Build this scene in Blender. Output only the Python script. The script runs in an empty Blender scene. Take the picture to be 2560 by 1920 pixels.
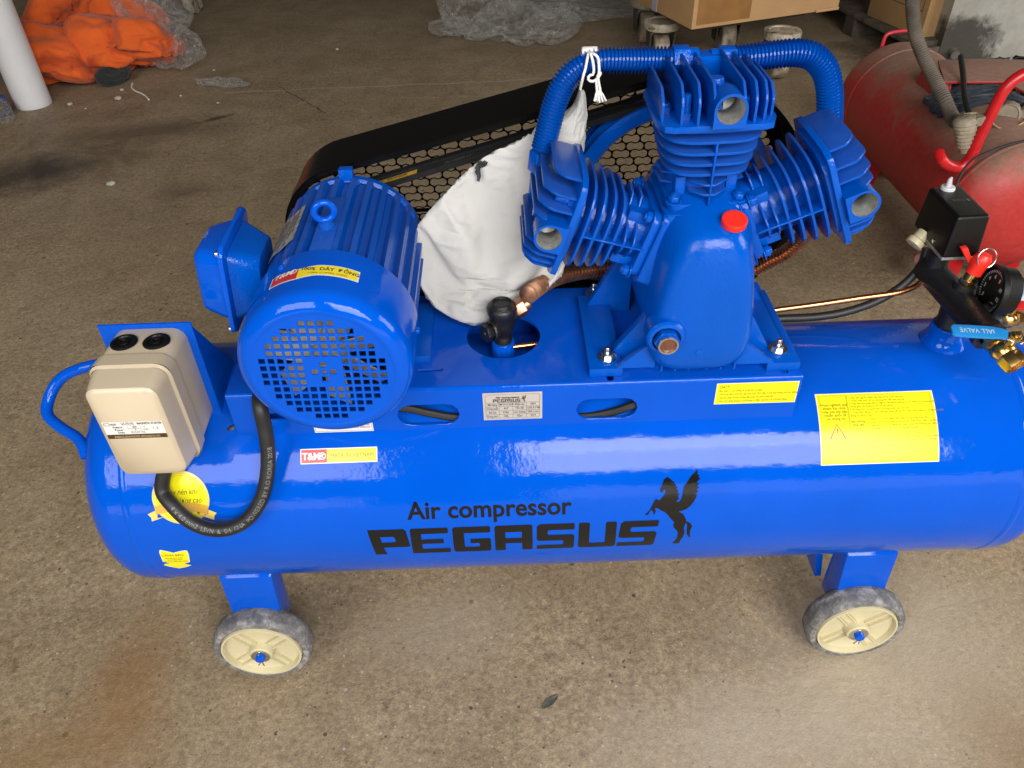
import bpy, bmesh, math, random
import numpy as np
from mathutils import Vector, Matrix, noise
from mathutils.geometry import tessellate_polygon
random.seed(7); R_ = math.radians; PI = math.pi
S = bpy.context.scene; COL = S.collection

# ------------------------------------------------------------------ camera
CX, CY, CZ = 0.0, -0.9039, 1.2367
PITCH, YAW, ROLL, FPX = 0.6961, 0.0071, -0.0300, 1962.03     # focal length in pixels of a 2560 wide frame
cp, sp = math.cos(PITCH), math.sin(PITCH)
FW = Vector((math.sin(YAW)*cp, math.cos(YAW)*cp, -sp))
r0 = FW.cross(Vector((0, 0, 1))).normalized(); u0 = r0.cross(FW)
RT = math.cos(ROLL)*r0 + math.sin(ROLL)*u0
UP = -math.sin(ROLL)*r0 + math.cos(ROLL)*u0
CAM = Vector((CX, CY, CZ))
cam = bpy.data.cameras.new("camera"); camo = bpy.data.objects.new("camera", cam); COL.objects.link(camo)
m = Matrix.Identity(4)
for i in range(3): m[i][0], m[i][1], m[i][2], m[i][3] = RT[i], UP[i], -FW[i], CAM[i]
camo.matrix_world = m
cam.sensor_fit = 'HORIZONTAL'; cam.sensor_width = 36.0; cam.lens = FPX/2560*36.0
cam.clip_start = 0.02; cam.clip_end = 200
S.camera = camo
S.cycles.transparent_max_bounces = 32

# ------------------------------------------------------------------ light: open workshop front, daylight comes in from behind the camera
S.view_settings.view_transform = 'Standard'; S.view_settings.look = 'None'
S.view_settings.exposure = 0.0; S.view_settings.gamma = 1.0
W = bpy.data.worlds.new("World"); S.world = W; W.use_nodes = True
bg = W.node_tree.nodes['Background']; bg.inputs[0].default_value = (0.62, 0.57, 0.50, 1); bg.inputs[1].default_value = 0.075
def area(name, loc, target, sx, sy, power, col):
    l = bpy.data.lights.new(name, 'AREA'); l.shape = 'RECTANGLE'; l.size = sx; l.size_y = sy; l.energy = power; l.color = col
    o = bpy.data.objects.new(name, l); COL.objects.link(o); o.location = loc
    o.rotation_euler = (Vector(target)-Vector(loc)).to_track_quat('-Z', 'Y').to_euler(); return o
T0 = (0.0, 0.0, 0.4)
area("daylight_right_upper_opening", (1.30, -3.30, 3.52), (1.30, 0.0, 0.35), 2.48, 0.80, 98, (1.0, 0.985, 0.965))
area("daylight_right_opening", (1.30, -3.42, 2.30), (1.30, 0.0, 0.35), 2.48, 1.34, 130, (1.0, 0.985, 0.965))
area("daylight_left_opening", (-2.1, -3.4, 2.66), (-2.1, 0.0, 0.35), 2.45, 2.0, 125, (1.0, 0.985, 0.965))
area("daylight_side_opening", (4.6, -0.2, 1.9), (1.2, 0.5, 0.3), 2.2, 1.8, 95, (1.0, 0.985, 0.965))
area("yard_glow_right", (1.9, -3.7, 0.36), (1.9, 0.0, 0.36), 3.4, 0.7, 11, (1.0, 0.96, 0.9))
area("yard_glow_left", (-2.1, -3.7, 0.22), (-2.1, 0.0, 0.36), 2.4, 0.6, 8, (1.0, 0.96, 0.9))

# ------------------------------------------------------------------ pixel rays (pixels of the 2560 x 1920 photograph) to places in the scene
def ray(x, y): return (FW*FPX + RT*(x-1280) - UP*(y-960)).normalized()
def pz(x, y, z): d = ray(x, y); return CAM + d*((z-CZ)/d.z)
def py(x, y, Y): d = ray(x, y); return CAM + d*((Y-CY)/d.y)
TR, TH = 0.185, 0.3484                                            # tank radius and axis height
def pcyl(x, y):                                                   # point on the tank -> (x, arc length from the top towards the camera)
    d = ray(x, y); oy, oz = CY, CZ-TH
    a = d.y*d.y+d.z*d.z; b = oy*d.y+oz*d.z; c = oy*oy+oz*oz-TR*TR
    t = (-b-math.sqrt(max(0, b*b-a*c)))/a; P = CAM+d*t
    return P.x, TR*math.atan2(-P.y, P.z-TH)

# ------------------------------------------------------------------ helpers
WM = {}
def mk(name, me, mats, parent=None, world=None, sharp=35, bevel=0.0, seg=2, smooth=True, weld=True):
    """link ONE mesh object; me is an MB or a bpy mesh; world is its matrix"""
    if isinstance(me, MB): me = me.mesh(name, sharp, bevel, seg, smooth, weld)
    if not isinstance(mats, (list, tuple)): mats = [mats]
    if not me.materials:
        for mt in mats: me.materials.append(mt)
    o = bpy.data.objects.new(name, me); COL.objects.link(o)
    return put(o, parent, world)
def put(o, parent, world=None):
    world = world or Matrix.Identity(4)
    if parent is not None:
        o.parent = parent; o.matrix_parent_inverse = WM[parent.name].inverted()
    o.matrix_basis = world; WM[o.name] = world.copy(); return o
def thing(name, label, cat, loc, group=None):
    o = bpy.data.objects.new(name, None); COL.objects.link(o); o.empty_display_size = 0.05
    put(o, None, Matrix.Translation(loc)); return tag(o, label, cat, group)
def tag(o, label=None, cat=None, group=None, kind=None):
    if label: o['label'] = label
    if cat: o['category'] = cat
    if group: o['group'] = group
    if kind: o['kind'] = kind
    return o
def frame(p, d, up=None):
    z = Vector(d).normalized(); a = Vector(up) if up else (Vector((0, 0, 1)) if abs(z.z) < 0.9 else Vector((0, 1, 0)))
    x = a.cross(z).normalized(); y = z.cross(x)
    M = Matrix.Identity(4)
    for i in range(3): M[i][0], M[i][1], M[i][2], M[i][3] = x[i], y[i], z[i], p[i]
    return M
I4 = Matrix.Identity(4)
def smoothpath(pts, step):
    pts = [Vector(p) for p in pts]; out = []
    P = [2*pts[0]-pts[1]] + pts + [2*pts[-1]-pts[-2]]
    for i in range(1, len(P)-2):
        n = max(2, int((P[i+1]-P[i]).length/step))
        for k in range(n):
            t = k/n; a, b, c, d = P[i-1], P[i], P[i+1], P[i+2]
            out.append(0.5*((2*b)+(c-a)*t+(2*a-5*b+4*c-d)*t*t+(3*b-a-3*c+d)*t**3))
    out.append(pts[-1]); return out
def resample(path, step):
    L = [0]
    for a, b in zip(path, path[1:]): L.append(L[-1]+(b-a).length)
    n = max(2, int(round(L[-1]/step))); out = []; j = 0
    for k in range(n+1):
        s = L[-1]*k/n
        while j < len(L)-2 and L[j+1] < s: j += 1
        t = (s-L[j])/max(1e-9, L[j+1]-L[j]); out.append(path[j].lerp(path[j+1], min(1, max(0, t))))
    return out
def circle(r, n, cx=0, cy=0, ph=0): return [(cx+r*math.cos(ph+2*PI*k/n), cy+r*math.sin(ph+2*PI*k/n)) for k in range(n)]
def rrect(w, h, r, n=4, cx=0, cy=0):
    out = []
    for sx, sy, a in ((1, 1, 0), (-1, 1, 90), (-1, -1, 180), (1, -1, 270)):
        for k in range(n+1):
            t = R_(a+90*k/n); out.append((cx+sx*(w/2-r)+r*math.cos(t), cy+sy*(h/2-r)+r*math.sin(t)))
    return out
def superell(a, b, e, n): 
    return [(a*math.copysign(abs(math.cos(t))**(2/e), math.cos(t)), b*math.copysign(abs(math.sin(t))**(2/e), math.sin(t))) for t in (2*PI*k/n for k in range(n))]
class MB:
    def __init__(s): s.v = []; s.f = []; s.mi = []; s.cur = 0
    def add(s, V, F, M=None):
        n = len(s.v)
        s.v += [tuple((M @ Vector(p))) for p in V] if M is not None else [tuple(p) for p in V]
        s.f += [tuple(n+i for i in f) for f in F]; s.mi += [s.cur]*len(F); return s
    def box(s, c, d, M=None):
        x, y, z = d[0]/2, d[1]/2, d[2]/2
        V = [(c[0]+i*x, c[1]+j*y, c[2]+k*z) for i in (-1, 1) for j in (-1, 1) for k in (-1, 1)]
        return s.add(V, [(0, 1, 3, 2), (4, 6, 7, 5), (0, 4, 5, 1), (2, 3, 7, 6), (0, 2, 6, 4), (1, 5, 7, 3)], M)
    def hexa(s, V8, M=None):                                      # bottom 4 ccw, top 4 ccw
        return s.add(V8, [(3, 2, 1, 0), (4, 5, 6, 7), (0, 1, 5, 4), (1, 2, 6, 5), (2, 3, 7, 6), (3, 0, 4, 7)], M)
    def prism(s, loops, z0, z1, M=None, caps=(1, 1)):
        ls = [[Vector((p[0], p[1], 0)) for p in l] for l in loops]
        fl = [p for l in ls for p in l]; N = len(fl)
        tri = tessellate_polygon(ls)
        V = [(p.x, p.y, z0) for p in fl]+[(p.x, p.y, z1) for p in fl]; F = []
        for t in tri:
            a, b, c = (fl[i] for i in t)
            if (b-a).cross(c-a).z < 0: t = (t[0], t[2], t[1])
            if caps[1]: F.append(tuple(N+i for i in t))
            if caps[0]: F.append((t[2], t[1], t[0]))
        o = 0
        for li, l in enumerate(ls):
            n = len(l); ar = sum(l[i].x*l[(i+1) % n].y-l[(i+1) % n].x*l[i].y for i in range(n))
            cw = (ar < 0) != (li > 0)
            for i in range(n):
                a, b = o+i, o+(i+1) % n
                F.append((b, a, N+a, N+b) if cw else (a, b, N+b, N+a))
            o += n
        return s.add(V, F, M)
    def flat(s, loops, z=0, M=None, flip=False):
        ls = [[Vector((p[0], p[1], 0)) for p in l] for l in loops]; fl = [p for l in ls for p in l]; F = []
        for t in tessellate_polygon(ls):
            a, b, c = (fl[i] for i in t)
            if ((b-a).cross(c-a).z < 0) != flip: t = (t[0], t[2], t[1])
            F.append(tuple(t))
        return s.add([(p.x, p.y, z) for p in fl], F, M)
    def lathe(s, prof, M=None, n=24, a0=0, a1=2*PI):
        full = abs(a1-a0-2*PI) < 1e-6; k = n if full else n+1
        V = []; F = []
        for r, z in prof:
            for i in range(k):
                t = a0+(a1-a0)*i/n; V.append((r*math.cos(t), r*math.sin(t), z))
        for j in range(len(prof)-1):
            for i in range(n):
                a, b = j*k+i, j*k+(i+1) % k
                F.append((a, b, b+k, a+k))
        return s.add(V, F, M)
    def cyl(s, r, z0, z1, M=None, n=20): return s.lathe([(0, z0), (r, z0), (r, z1), (0, z1)], M, n)
    def hexn(s, r, z0, z1, M=None): return s.prism([circle(r, 6)], z0, z1, M)
    def tube(s, path, rad, n=10, caps=True, flatten=None):
        path = [Vector(p) for p in path]; N = len(path); V = []; F = []
        t = (path[1]-path[0]).normalized(); ref = Vector((0, 0, 1)) if abs(t.z) < 0.9 else Vector((1, 0, 0))
        u = ref.cross(t).normalized()
        for i, p in enumerate(path):
            t = (path[min(i+1, N-1)]-path[max(i-1, 0)]).normalized()
            u = (u-t*u.dot(t)).normalized(); w = t.cross(u)
            r = rad[i] if hasattr(rad, '__len__') else rad
            for k in range(n):
                a = 2*PI*k/n; V.append(p+u*(r*math.cos(a))+w*(r*math.sin(a)))
        for i in range(N-1):
            for k in range(n):
                a, b = i*n+k, i*n+(k+1) % n; F.append((a, b, b+n, a+n))
        if caps: F.append(tuple(reversed(range(n)))); F.append(tuple((N-1)*n+k for k in range(n)))
        return s.add(V, F)
    def grid(s, P):                                               # P[j][i] points
        nj, ni = len(P), len(P[0])
        return s.add([q for r in P for q in r], [(j*ni+i, j*ni+i+1, (j+1)*ni+i+1, (j+1)*ni+i) for j in range(nj-1) for i in range(ni-1)])
    def map(s, fn): s.v = [tuple(fn(*p)) for p in s.v]; return s
    def cut(s, axis, step):                                       # slice along one axis so that a flat sheet can be wrapped round a curve
        bm = s.bm(); no = [0, 0, 0]; no[axis] = 1
        lo = min(p[axis] for p in s.v); hi = max(p[axis] for p in s.v); k = lo+step
        while k < hi-1e-5:
            co = [0, 0, 0]; co[axis] = k
            bmesh.ops.bisect_plane(bm, geom=bm.verts[:]+bm.edges[:]+bm.faces[:], plane_co=co, plane_no=no, dist=1e-6); k += step
        bm.verts.index_update(); s.v = [tuple(v.co) for v in bm.verts]; s.f = [tuple(v.index for v in f.verts) for f in bm.faces]
        s.mi = [f.material_index for f in bm.faces]; bm.free(); return s
    def bm(s):
        bm = bmesh.new(); vs = [bm.verts.new(p) for p in s.v]
        for f, mi in zip(s.f, s.mi):
            if len(set(f)) < 3: continue
            try: q = bm.faces.new([vs[i] for i in f]); q.material_index = mi
            except ValueError: pass
        return bm
    def mesh(s, name, sharp=35, bevel=0.0, seg=2, smooth=True, weld=True):
        bm = s.bm()
        if weld: bmesh.ops.remove_doubles(bm, verts=bm.verts[:], dist=1e-6)
        bmesh.ops.dissolve_degenerate(bm, edges=bm.edges[:], dist=1e-7)
        if bevel > 0:
            bmesh.ops.recalc_face_normals(bm, faces=bm.faces[:])
            es = [e for e in bm.edges if e.is_manifold and e.calc_face_angle(0) > R_(sharp)]
            bmesh.ops.bevel(bm, geom=es, offset=bevel, segments=seg, profile=0.6, affect='EDGES', clamp_overlap=True)
        if smooth:
            for f in bm.faces: f.smooth = True
            for e in bm.edges:
                if e.is_manifold and e.calc_face_angle(0) > R_(sharp): e.smooth = False
        me = bpy.data.meshes.new(name); bm.to_mesh(me); bm.free(); return me
def text2d(body, size, align='LEFT', xs=1.0, bold=0.0, shear=0.0, space=1.0):
    c = bpy.data.curves.new('t', 'FONT'); c.body = body; c.size = size; c.align_x = align; c.offset = bold*size; c.shear = shear
    c.resolution_u = 3; c.space_character = space; c.fill_mode = 'FRONT'
    o = bpy.data.objects.new('t', c); me = o.to_mesh()
    V = [(v.co.x*xs, v.co.y, 0) for v in me.vertices]; F = [tuple(p.vertices) for p in me.polygons]
    o.to_mesh_clear(); bpy.data.objects.remove(o); bpy.data.curves.remove(c); return V, F
def addtext(mb, body, x, y, size, align='LEFT', xs=1.0, bold=0.0, shear=0.0, z=0.0, space=1.0, rot=0):
    V, F = text2d(body, size, align, xs, bold, shear, space)
    mb.add(V, F, Matrix.Translation((x, y, z)) @ Matrix.Rotation(rot, 4, 'Z'))
def rect2(mb, x0, y0, x1, y1, z=0): mb.add([(x0, y0, z), (x1, y0, z), (x1, y1, z), (x0, y1, z)], [(0, 1, 2, 3)])
def outline2(mb, x0, y0, x1, y1, w, z=0):
    rect2(mb, x0, y0, x1, y0+w, z); rect2(mb, x0, y1-w, x1, y1, z); rect2(mb, x0, y0+w, x0+w, y1-w, z); rect2(mb, x1-w, y0+w, x1, y1-w, z)
def ontank(lift):                                                  # sheet (x, s down from the tank top, z) -> tank surface
    def f(x, s, z): a = s/TR; r = TR+lift+z; return (x, -r*math.sin(a), TH+r*math.cos(a))
    return f

# ------------------------------------------------------------------ materials
MATS = {}
def nodes(name):
    mt = bpy.data.materials.new(name); mt.use_nodes = True; nt = mt.node_tree
    return mt, nt, nt.nodes['Principled BSDF'], nt.nodes, nt.links
def texco(nt, scale=None, kind='Object'):
    tc = nt.nodes.new('ShaderNodeTexCoord'); 
    if scale is None: return tc.outputs[kind]
    mp = nt.nodes.new('ShaderNodeMapping'); mp.inputs['Scale'].default_value = scale; nt.links.new(tc.outputs[kind], mp.inputs[0]); return mp.outputs[0]
def noisen(nt, vec, scale, detail=4, rough=0.55, dist=0.0):
    n = nt.nodes.new('ShaderNodeTexNoise'); n.inputs['Scale'].default_value = scale; n.inputs['Detail'].default_value = detail
    n.inputs['Roughness'].default_value = rough; n.inputs['Distortion'].default_value = dist
    nt.links.new(vec, n.inputs['Vector']); return n.outputs['Fac']
def ramp(nt, fac, stops):
    r = nt.nodes.new('ShaderNodeValToRGB'); e = r.color_ramp.elements
    while len(e) < len(stops): e.new(0.5)
    for el, (p, c) in zip(e, stops): el.position = p; el.color = (*c, 1) if len(c) == 3 else c
    nt.links.new(fac, r.inputs[0]); return r.outputs[0]
def mixc(nt, fac, a, b, mode='MIX'):
    n = nt.nodes.new('ShaderNodeMix'); n.data_type = 'RGBA'; n.blend_type = mode
    for sock, val in ((n.inputs[0], fac), (n.inputs[6], a), (n.inputs[7], b)):
        if isinstance(val, (int, float)): sock.default_value = val
        elif isinstance(val, tuple): sock.default_value = (*val, 1) if len(val) == 3 else val
        else: nt.links.new(val, sock)
    return n.outputs[2]
def math_(nt, op, a, b=None, c=None):
    n = nt.nodes.new('ShaderNodeMath'); n.operation = op
    for i, v in enumerate((a, b, c)):
        if v is None: continue
        if isinstance(v, (int, float)): n.inputs[i].default_value = v
        else: nt.links.new(v, n.inputs[i])
    return n.outputs[0]
def bump(nt, bs, h, dist, strength=1.0, prev=None):
    b = nt.nodes.new('ShaderNodeBump'); b.inputs['Distance'].default_value = dist; b.inputs['Strength'].default_value = strength
    nt.links.new(h, b.inputs['Height'])
    if prev is not None: nt.links.new(prev, b.inputs['Normal'])
    nt.links.new(b.outputs[0], bs.inputs['Normal']); return b.outputs[0]
def simple(name, col, rough=0.5, metal=0.0, coat=0.0, nscale=0, namt=0.0, bscale=0, bdist=0.0, spec=0.5, rnoise=0.0):
    mt, nt, bs, N, L = nodes(name)
    bs.inputs['Base Color'].default_value = (*col, 1); bs.inputs['Roughness'].default_value = rough; bs.inputs['Metallic'].default_value = metal
    bs.inputs['Coat Weight'].default_value = coat; bs.inputs['Specular IOR Level'].default_value = spec
    if nscale:
        f = noisen(nt, texco(nt), nscale, 5)
        c = ramp(nt, f, [(0.3, tuple(x*(1-namt) for x in col)), (0.7, tuple(min(1, x*(1+namt)) for x in col))])
        L.new(c, bs.inputs['Base Color'])
        if rnoise: L.new(math_(nt, 'MULTIPLY_ADD', f, rnoise, rough-rnoise/2), bs.inputs['Roughness'])
    if bscale: bump(nt, bs, noisen(nt, texco(nt), bscale, 3), bdist)
    return mt
def paint(name, col, fine, finescale, broad=0.0, rough=0.08, dust=0.0):
    mt, nt, bs, N, L = nodes(name); v = texco(nt)
    bs.inputs['Roughness'].default_value = rough; bs.inputs['Specular IOR Level'].default_value = 0.26
    f = noisen(nt, v, 9, 4)
    c = ramp(nt, f, [(0.3, tuple(x*0.94 for x in col)), (0.7, tuple(x*1.04 for x in col))])
    if dust:                                                       # thin settled dust on faces that look up
        g = N.new('ShaderNodeNewGeometry'); sx = N.new('ShaderNodeSeparateXYZ'); L.new(g.outputs['Normal'], sx.inputs[0])
        up = math_(nt, 'MULTIPLY', math_(nt, 'SMOOTH_MIN', math_(nt, 'MAXIMUM', math_(nt, 'SUBTRACT', sx.outputs[2], 0.55), 0), 0.4, 0.1), dust)
        up = math_(nt, 'MULTIPLY', up, noisen(nt, v, 30, 5, 0.7))
        c = mixc(nt, up, c, (0.30, 0.27, 0.24)); L.new(math_(nt, 'MULTIPLY_ADD', up, 0.8, rough), bs.inputs['Roughness'])
    L.new(c, bs.inputs['Base Color'])
    b = bump(nt, bs, noisen(nt, v, finescale, 2), fine)
    if broad: bump(nt, bs, noisen(nt, v, 22, 2), broad, 1.0, b)
    return mt
BLUE = paint('blue_enamel', (0.0, 0.077, 0.52), 0.00017, 210, 0.0007, 0.04, 0.02)
CAST = paint('blue_cast_iron_paint', (0.0, 0.076, 0.44), 0.0005, 330, 0.0008, 0.12)
FINB = paint('blue_fin_paint', (0.0004, 0.068, 0.39), 0.0003, 300, 0.0, 0.22, 0.22)
BLACKP = simple('black_satin_paint', (0.003, 0.003, 0.0032), 0.25, spec=0.12, bscale=300, bdist=0.0002)
BLACKPL = simple('black_plastic', (0.005, 0.005, 0.005), 0.34, spec=0.3, bscale=900, bdist=0.0002)
RUBBER = simple('black_rubber', (0.013, 0.013, 0.013), 0.5, nscale=40, namt=0.25)
BELTM = simple('belt_rubber', (0.012, 0.012, 0.012), 0.6, nscale=60, namt=0.3)
IRON = simple('black_iron_casting', (0.010, 0.010, 0.011), 0.38, bscale=420, bdist=0.0006)
BEIGE = simple('beige_enamel', (0.52, 0.43, 0.30), 0.3, nscale=6, namt=0.03)
CREAM = simple('cream_nylon', (0.54, 0.48, 0.30), 0.42, nscale=14, namt=0.06)
STEEL = simple('zinc_steel', (0.62, 0.63, 0.60), 0.22, 1.0, nscale=90, namt=0.15)
BRASS = simple('brass', (0.66, 0.42, 0.14), 0.24, 1.0, nscale=60, namt=0.15)
COPPER = simple('copper', (0.80, 0.32, 0.13), 0.26, 1.0, nscale=50, namt=0.15)
COPDULL = simple('dull_copper', (0.42, 0.22, 0.13), 0.40, 0.9, nscale=80, namt=0.4)
WHITEP = simple('white_print', (0.75, 0.75, 0.73), 0.4)
REDP = simple('red_plastic', (0.78, 0.025, 0.012), 0.35)
INK = simple('black_vinyl', (0.006, 0.006, 0.006), 0.12, bscale=170, bdist=0.0002)
YEL = simple('yellow_label', (0.80, 0.73, 0.015), 0.2, nscale=8, namt=0.03, spec=0.3)
YELINK = simple('olive_print', (0.20, 0.165, 0.008), 0.25)
GREYL = simple('grey_label', (0.46, 0.42, 0.38), 0.3, nscale=30, namt=0.05)
WHITEL = simple('white_label', (0.72, 0.70, 0.66), 0.3)
REDL = simple('red_label', (0.58, 0.03, 0.03), 0.22)
YEL2 = simple('amber_label', (0.80, 0.64, 0.03), 0.22)
GREYINK = simple('grey_print', (0.06, 0.055, 0.05), 0.4)
GOLD = simple('gold_print', (0.62, 0.36, 0.05), 0.25)
GOLDL = simple('pale_gold_print', (0.78, 0.56, 0.12), 0.25)
def concrete():
    mt, nt, bs, N, L = nodes('concrete_floor'); v = texco(nt)
    big = noisen(nt, v, 1.1, 5, 0.6, 0.4); mid = noisen(nt, v, 6.0, 6, 0.65, 0.6); fine = noisen(nt, v, 70, 5, 0.75); gr = noisen(nt, v, 330, 3, 0.7)
    c = ramp(nt, big, [(0.28, (0.245, 0.180, 0.110)), (0.5, (0.290, 0.218, 0.138)), (0.72, (0.345, 0.270, 0.180))])
    c = mixc(nt, 1.0, c, ramp(nt, mid, [(0.3, (0.80, 0.78, 0.75)), (0.55, (1, 1, 1)), (0.75, (1.16, 1.15, 1.13))]), 'MULTIPLY')
    c = mixc(nt, 1.0, c, ramp(nt, fine, [(0.32, (0.74, 0.72, 0.70)), (0.5, (1, 1, 1)), (0.7, (1.22, 1.21, 1.18))]), 'MULTIPLY')
    c = mixc(nt, 1.0, c, ramp(nt, gr, [(0.35, (0.86, 0.86, 0.86)), (0.65, (1.12, 1.12, 1.12))]), 'MULTIPLY')
    def voro(scale, lo, hi, col, keep):
        nonlocal c
        vo = N.new('ShaderNodeTexVoronoi'); vo.inputs['Scale'].default_value = scale; L.new(v, vo.inputs['Vector'])
        hs = N.new('ShaderNodeSeparateColor'); L.new(vo.outputs['Color'], hs.inputs[0])
        near = math_(nt, 'LESS_THAN', vo.outputs['Distance'], math_(nt, 'MULTIPLY_ADD', hs.outputs[1], hi-lo, lo))
        pick = math_(nt, 'GREATER_THAN', hs.outputs[0], keep)
        c = mixc(nt, math_(nt, 'MULTIPLY', math_(nt, 'MULTIPLY', near, pick), 0.85), c, col)
    pm = ramp(nt, noisen(nt, v, 2.6, 4, 0.6, 0.3), [(0.42, (0.25,)*3), (0.62, (1, 1, 1))])
    fl1 = noisen(nt, v, 46, 7, 0.8, 0.6); fl2 = noisen(nt, v, 120, 6, 0.8, 0.3)
    c = mixc(nt, pm, c, mixc(nt, 1.0, c, ramp(nt, fl1, [(0.36, (0.66, 0.64, 0.61)), (0.47, (0.95, 0.95, 0.95)), (0.56, (1.08, 1.08, 1.07)), (0.66, (1.42, 1.42, 1.40))]), 'MULTIPLY'))
    c = mixc(nt, 0.8, c, mixc(nt, 1.0, c, ramp(nt, fl2, [(0.36, (0.70, 0.69, 0.67)), (0.5, (1, 1, 1)), (0.66, (1.35, 1.35, 1.33))]), 'MULTIPLY'))
    voro(26, 0.03, 0.14, (0.055, 0.045, 0.035), 0.70)
    voro(75, 0.05, 0.2, (0.09, 0.075, 0.055), 0.66)
    voro(90, 0.05, 0.22, (0.44, 0.40, 0.34), 0.74)
    def patch(x, y, rx, ry, rot, col, amt, edge=0.55):  # used for stains and for pale areas that brighten the floor
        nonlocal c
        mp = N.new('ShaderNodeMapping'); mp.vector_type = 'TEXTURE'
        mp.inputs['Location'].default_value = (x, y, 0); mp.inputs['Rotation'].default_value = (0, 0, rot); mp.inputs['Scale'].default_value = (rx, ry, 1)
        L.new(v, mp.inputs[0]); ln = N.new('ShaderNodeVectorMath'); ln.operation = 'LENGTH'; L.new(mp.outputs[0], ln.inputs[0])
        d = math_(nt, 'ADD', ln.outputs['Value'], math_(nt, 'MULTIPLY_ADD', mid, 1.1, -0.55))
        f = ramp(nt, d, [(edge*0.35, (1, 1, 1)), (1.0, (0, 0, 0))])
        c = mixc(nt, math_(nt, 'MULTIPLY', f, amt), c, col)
    q = pz(330, 1720, 0); patch(q.x, q.y, 0.10, 0.19, 0.1, (0.25, 0.125, 0.04), 0.55)
    q = pz(120, 1890, 0); patch(q.x, q.y, 0.22, 0.12, 0.1, (0.23, 0.13, 0.05), 0.5)
    q = pz(2530, 1850, 0); patch(q.x, q.y, 0.10, 0.26, 0.5, (0.20, 0.12, 0.055), 0.6)
    q = pz(90, 430, 0); patch(q.x, q.y, 0.36, 0.24, 0.4, (0.035, 0.028, 0.023), 0.92)
    q = pz(360, 330, 0); patch(q.x, q.y, 0.55, 0.16, 0.25, (0.07, 0.055, 0.04), 0.6)
    q = pz(450, 480, 0); patch(q.x, q.y, 0.14, 0.08, 0.4, (0.08, 0.065, 0.045), 0.5)
    q = pz(545, 295, 0); patch(q.x, q.y, 0.115, 0.03, 0.6, (0.045, 0.036, 0.028), 0.8, 0.9)
    q = pz(2230, 1640, 0); patch(q.x, q.y, 0.40, 0.26, 0.3, (0.46, 0.385, 0.285), 0.62)  # pale worn concrete; its brightness also stands in for light at the front right
    q = pz(1900, 1850, 0); patch(q.x, q.y, 0.34, 0.14, 0.1, (0.44, 0.37, 0.275), 0.5)
    q = pz(1120, 1560, 0); patch(q.x, q.y, 0.20, 0.12, 0.1, (0.40, 0.33, 0.24), 0.4)
    q = pz(2290, 150, 0); patch(q.x, q.y, 0.5, 0.5, 0, (0.03, 0.026, 0.022), 0.8)
    def line(xa, ya, xb, yb, w, col, amt, wob=.012):
        nonlocal c
        A, B = pz(xa, ya, 0), pz(xb, yb, 0); mid_ = (A+B)/2; dd = B-A
        mp = N.new('ShaderNodeMapping'); mp.vector_type = 'TEXTURE'; mp.inputs['Location'].default_value = (mid_.x, mid_.y, 0)
        mp.inputs['Rotation'].default_value = (0, 0, math.atan2(dd.y, dd.x)); mp.inputs['Scale'].default_value = (dd.length/2, 1, 1); L.new(v, mp.inputs[0])
        sx = N.new('ShaderNodeSeparateXYZ'); L.new(mp.outputs[0], sx.inputs[0])
        yy_ = math_(nt, 'ABSOLUTE', math_(nt, 'ADD', sx.outputs[1], math_(nt, 'MULTIPLY_ADD', noisen(nt, v, 9, 4, .6), wob*4, -wob*2)))
        on = math_(nt, 'MULTIPLY', math_(nt, 'LESS_THAN', yy_, math_(nt, 'MULTIPLY_ADD', fine, w*2, -w*.3)), math_(nt, 'LESS_THAN', math_(nt, 'ABSOLUTE', sx.outputs[0]), 1.0))
        c = mixc(nt, math_(nt, 'MULTIPLY', on, amt), c, col)
    line(560, 232, 1390, 196, .010, (.42, .36, .27), .55); line(700, 215, 760, 250, .004, (.05, .04, .03), .8, .02); line(755, 248, 815, 284, .005, (.05, .04, .03), .8, .02); line(1000, 245, 1290, 238, .005, (.4, .34, .26), .35)
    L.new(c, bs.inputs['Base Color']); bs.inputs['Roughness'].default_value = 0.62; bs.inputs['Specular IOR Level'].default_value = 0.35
    b = bump(nt, bs, mid, 0.004); b = bump(nt, bs, fine, 0.0016, 1, b); bump(nt, bs, gr, 0.0005, 1, b)
    return mt
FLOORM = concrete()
PIPEB = paint('blue_pipe_paint', (0.0006, 0.065, 0.36), 0.0003, 300, 0.0, 0.10)
def glassm():
    mt, nt, bs, N, L = nodes('clear_glass'); bs.inputs['Base Color'].default_value = (1, 1, 1, 1); bs.inputs['Roughness'].default_value = 0.0
    bs.inputs['Transmission Weight'].default_value = 1.0; bs.inputs['IOR'].default_value = 1.05; return mt
GLASSM = glassm()
THREADM = simple('bare_cast_thread', (.30, .30, .28), .4, .6, nscale=120, namt=.3)
# ------------------------------------------------------------------ the floor
fl = MB(); fl.grid([[(x, y, 0) for x in np.linspace(-14, 14, 15)] for y in np.linspace(-8, 16, 13)])
tag(mk('floor', fl, FLOORM), kind='structure')

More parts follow.
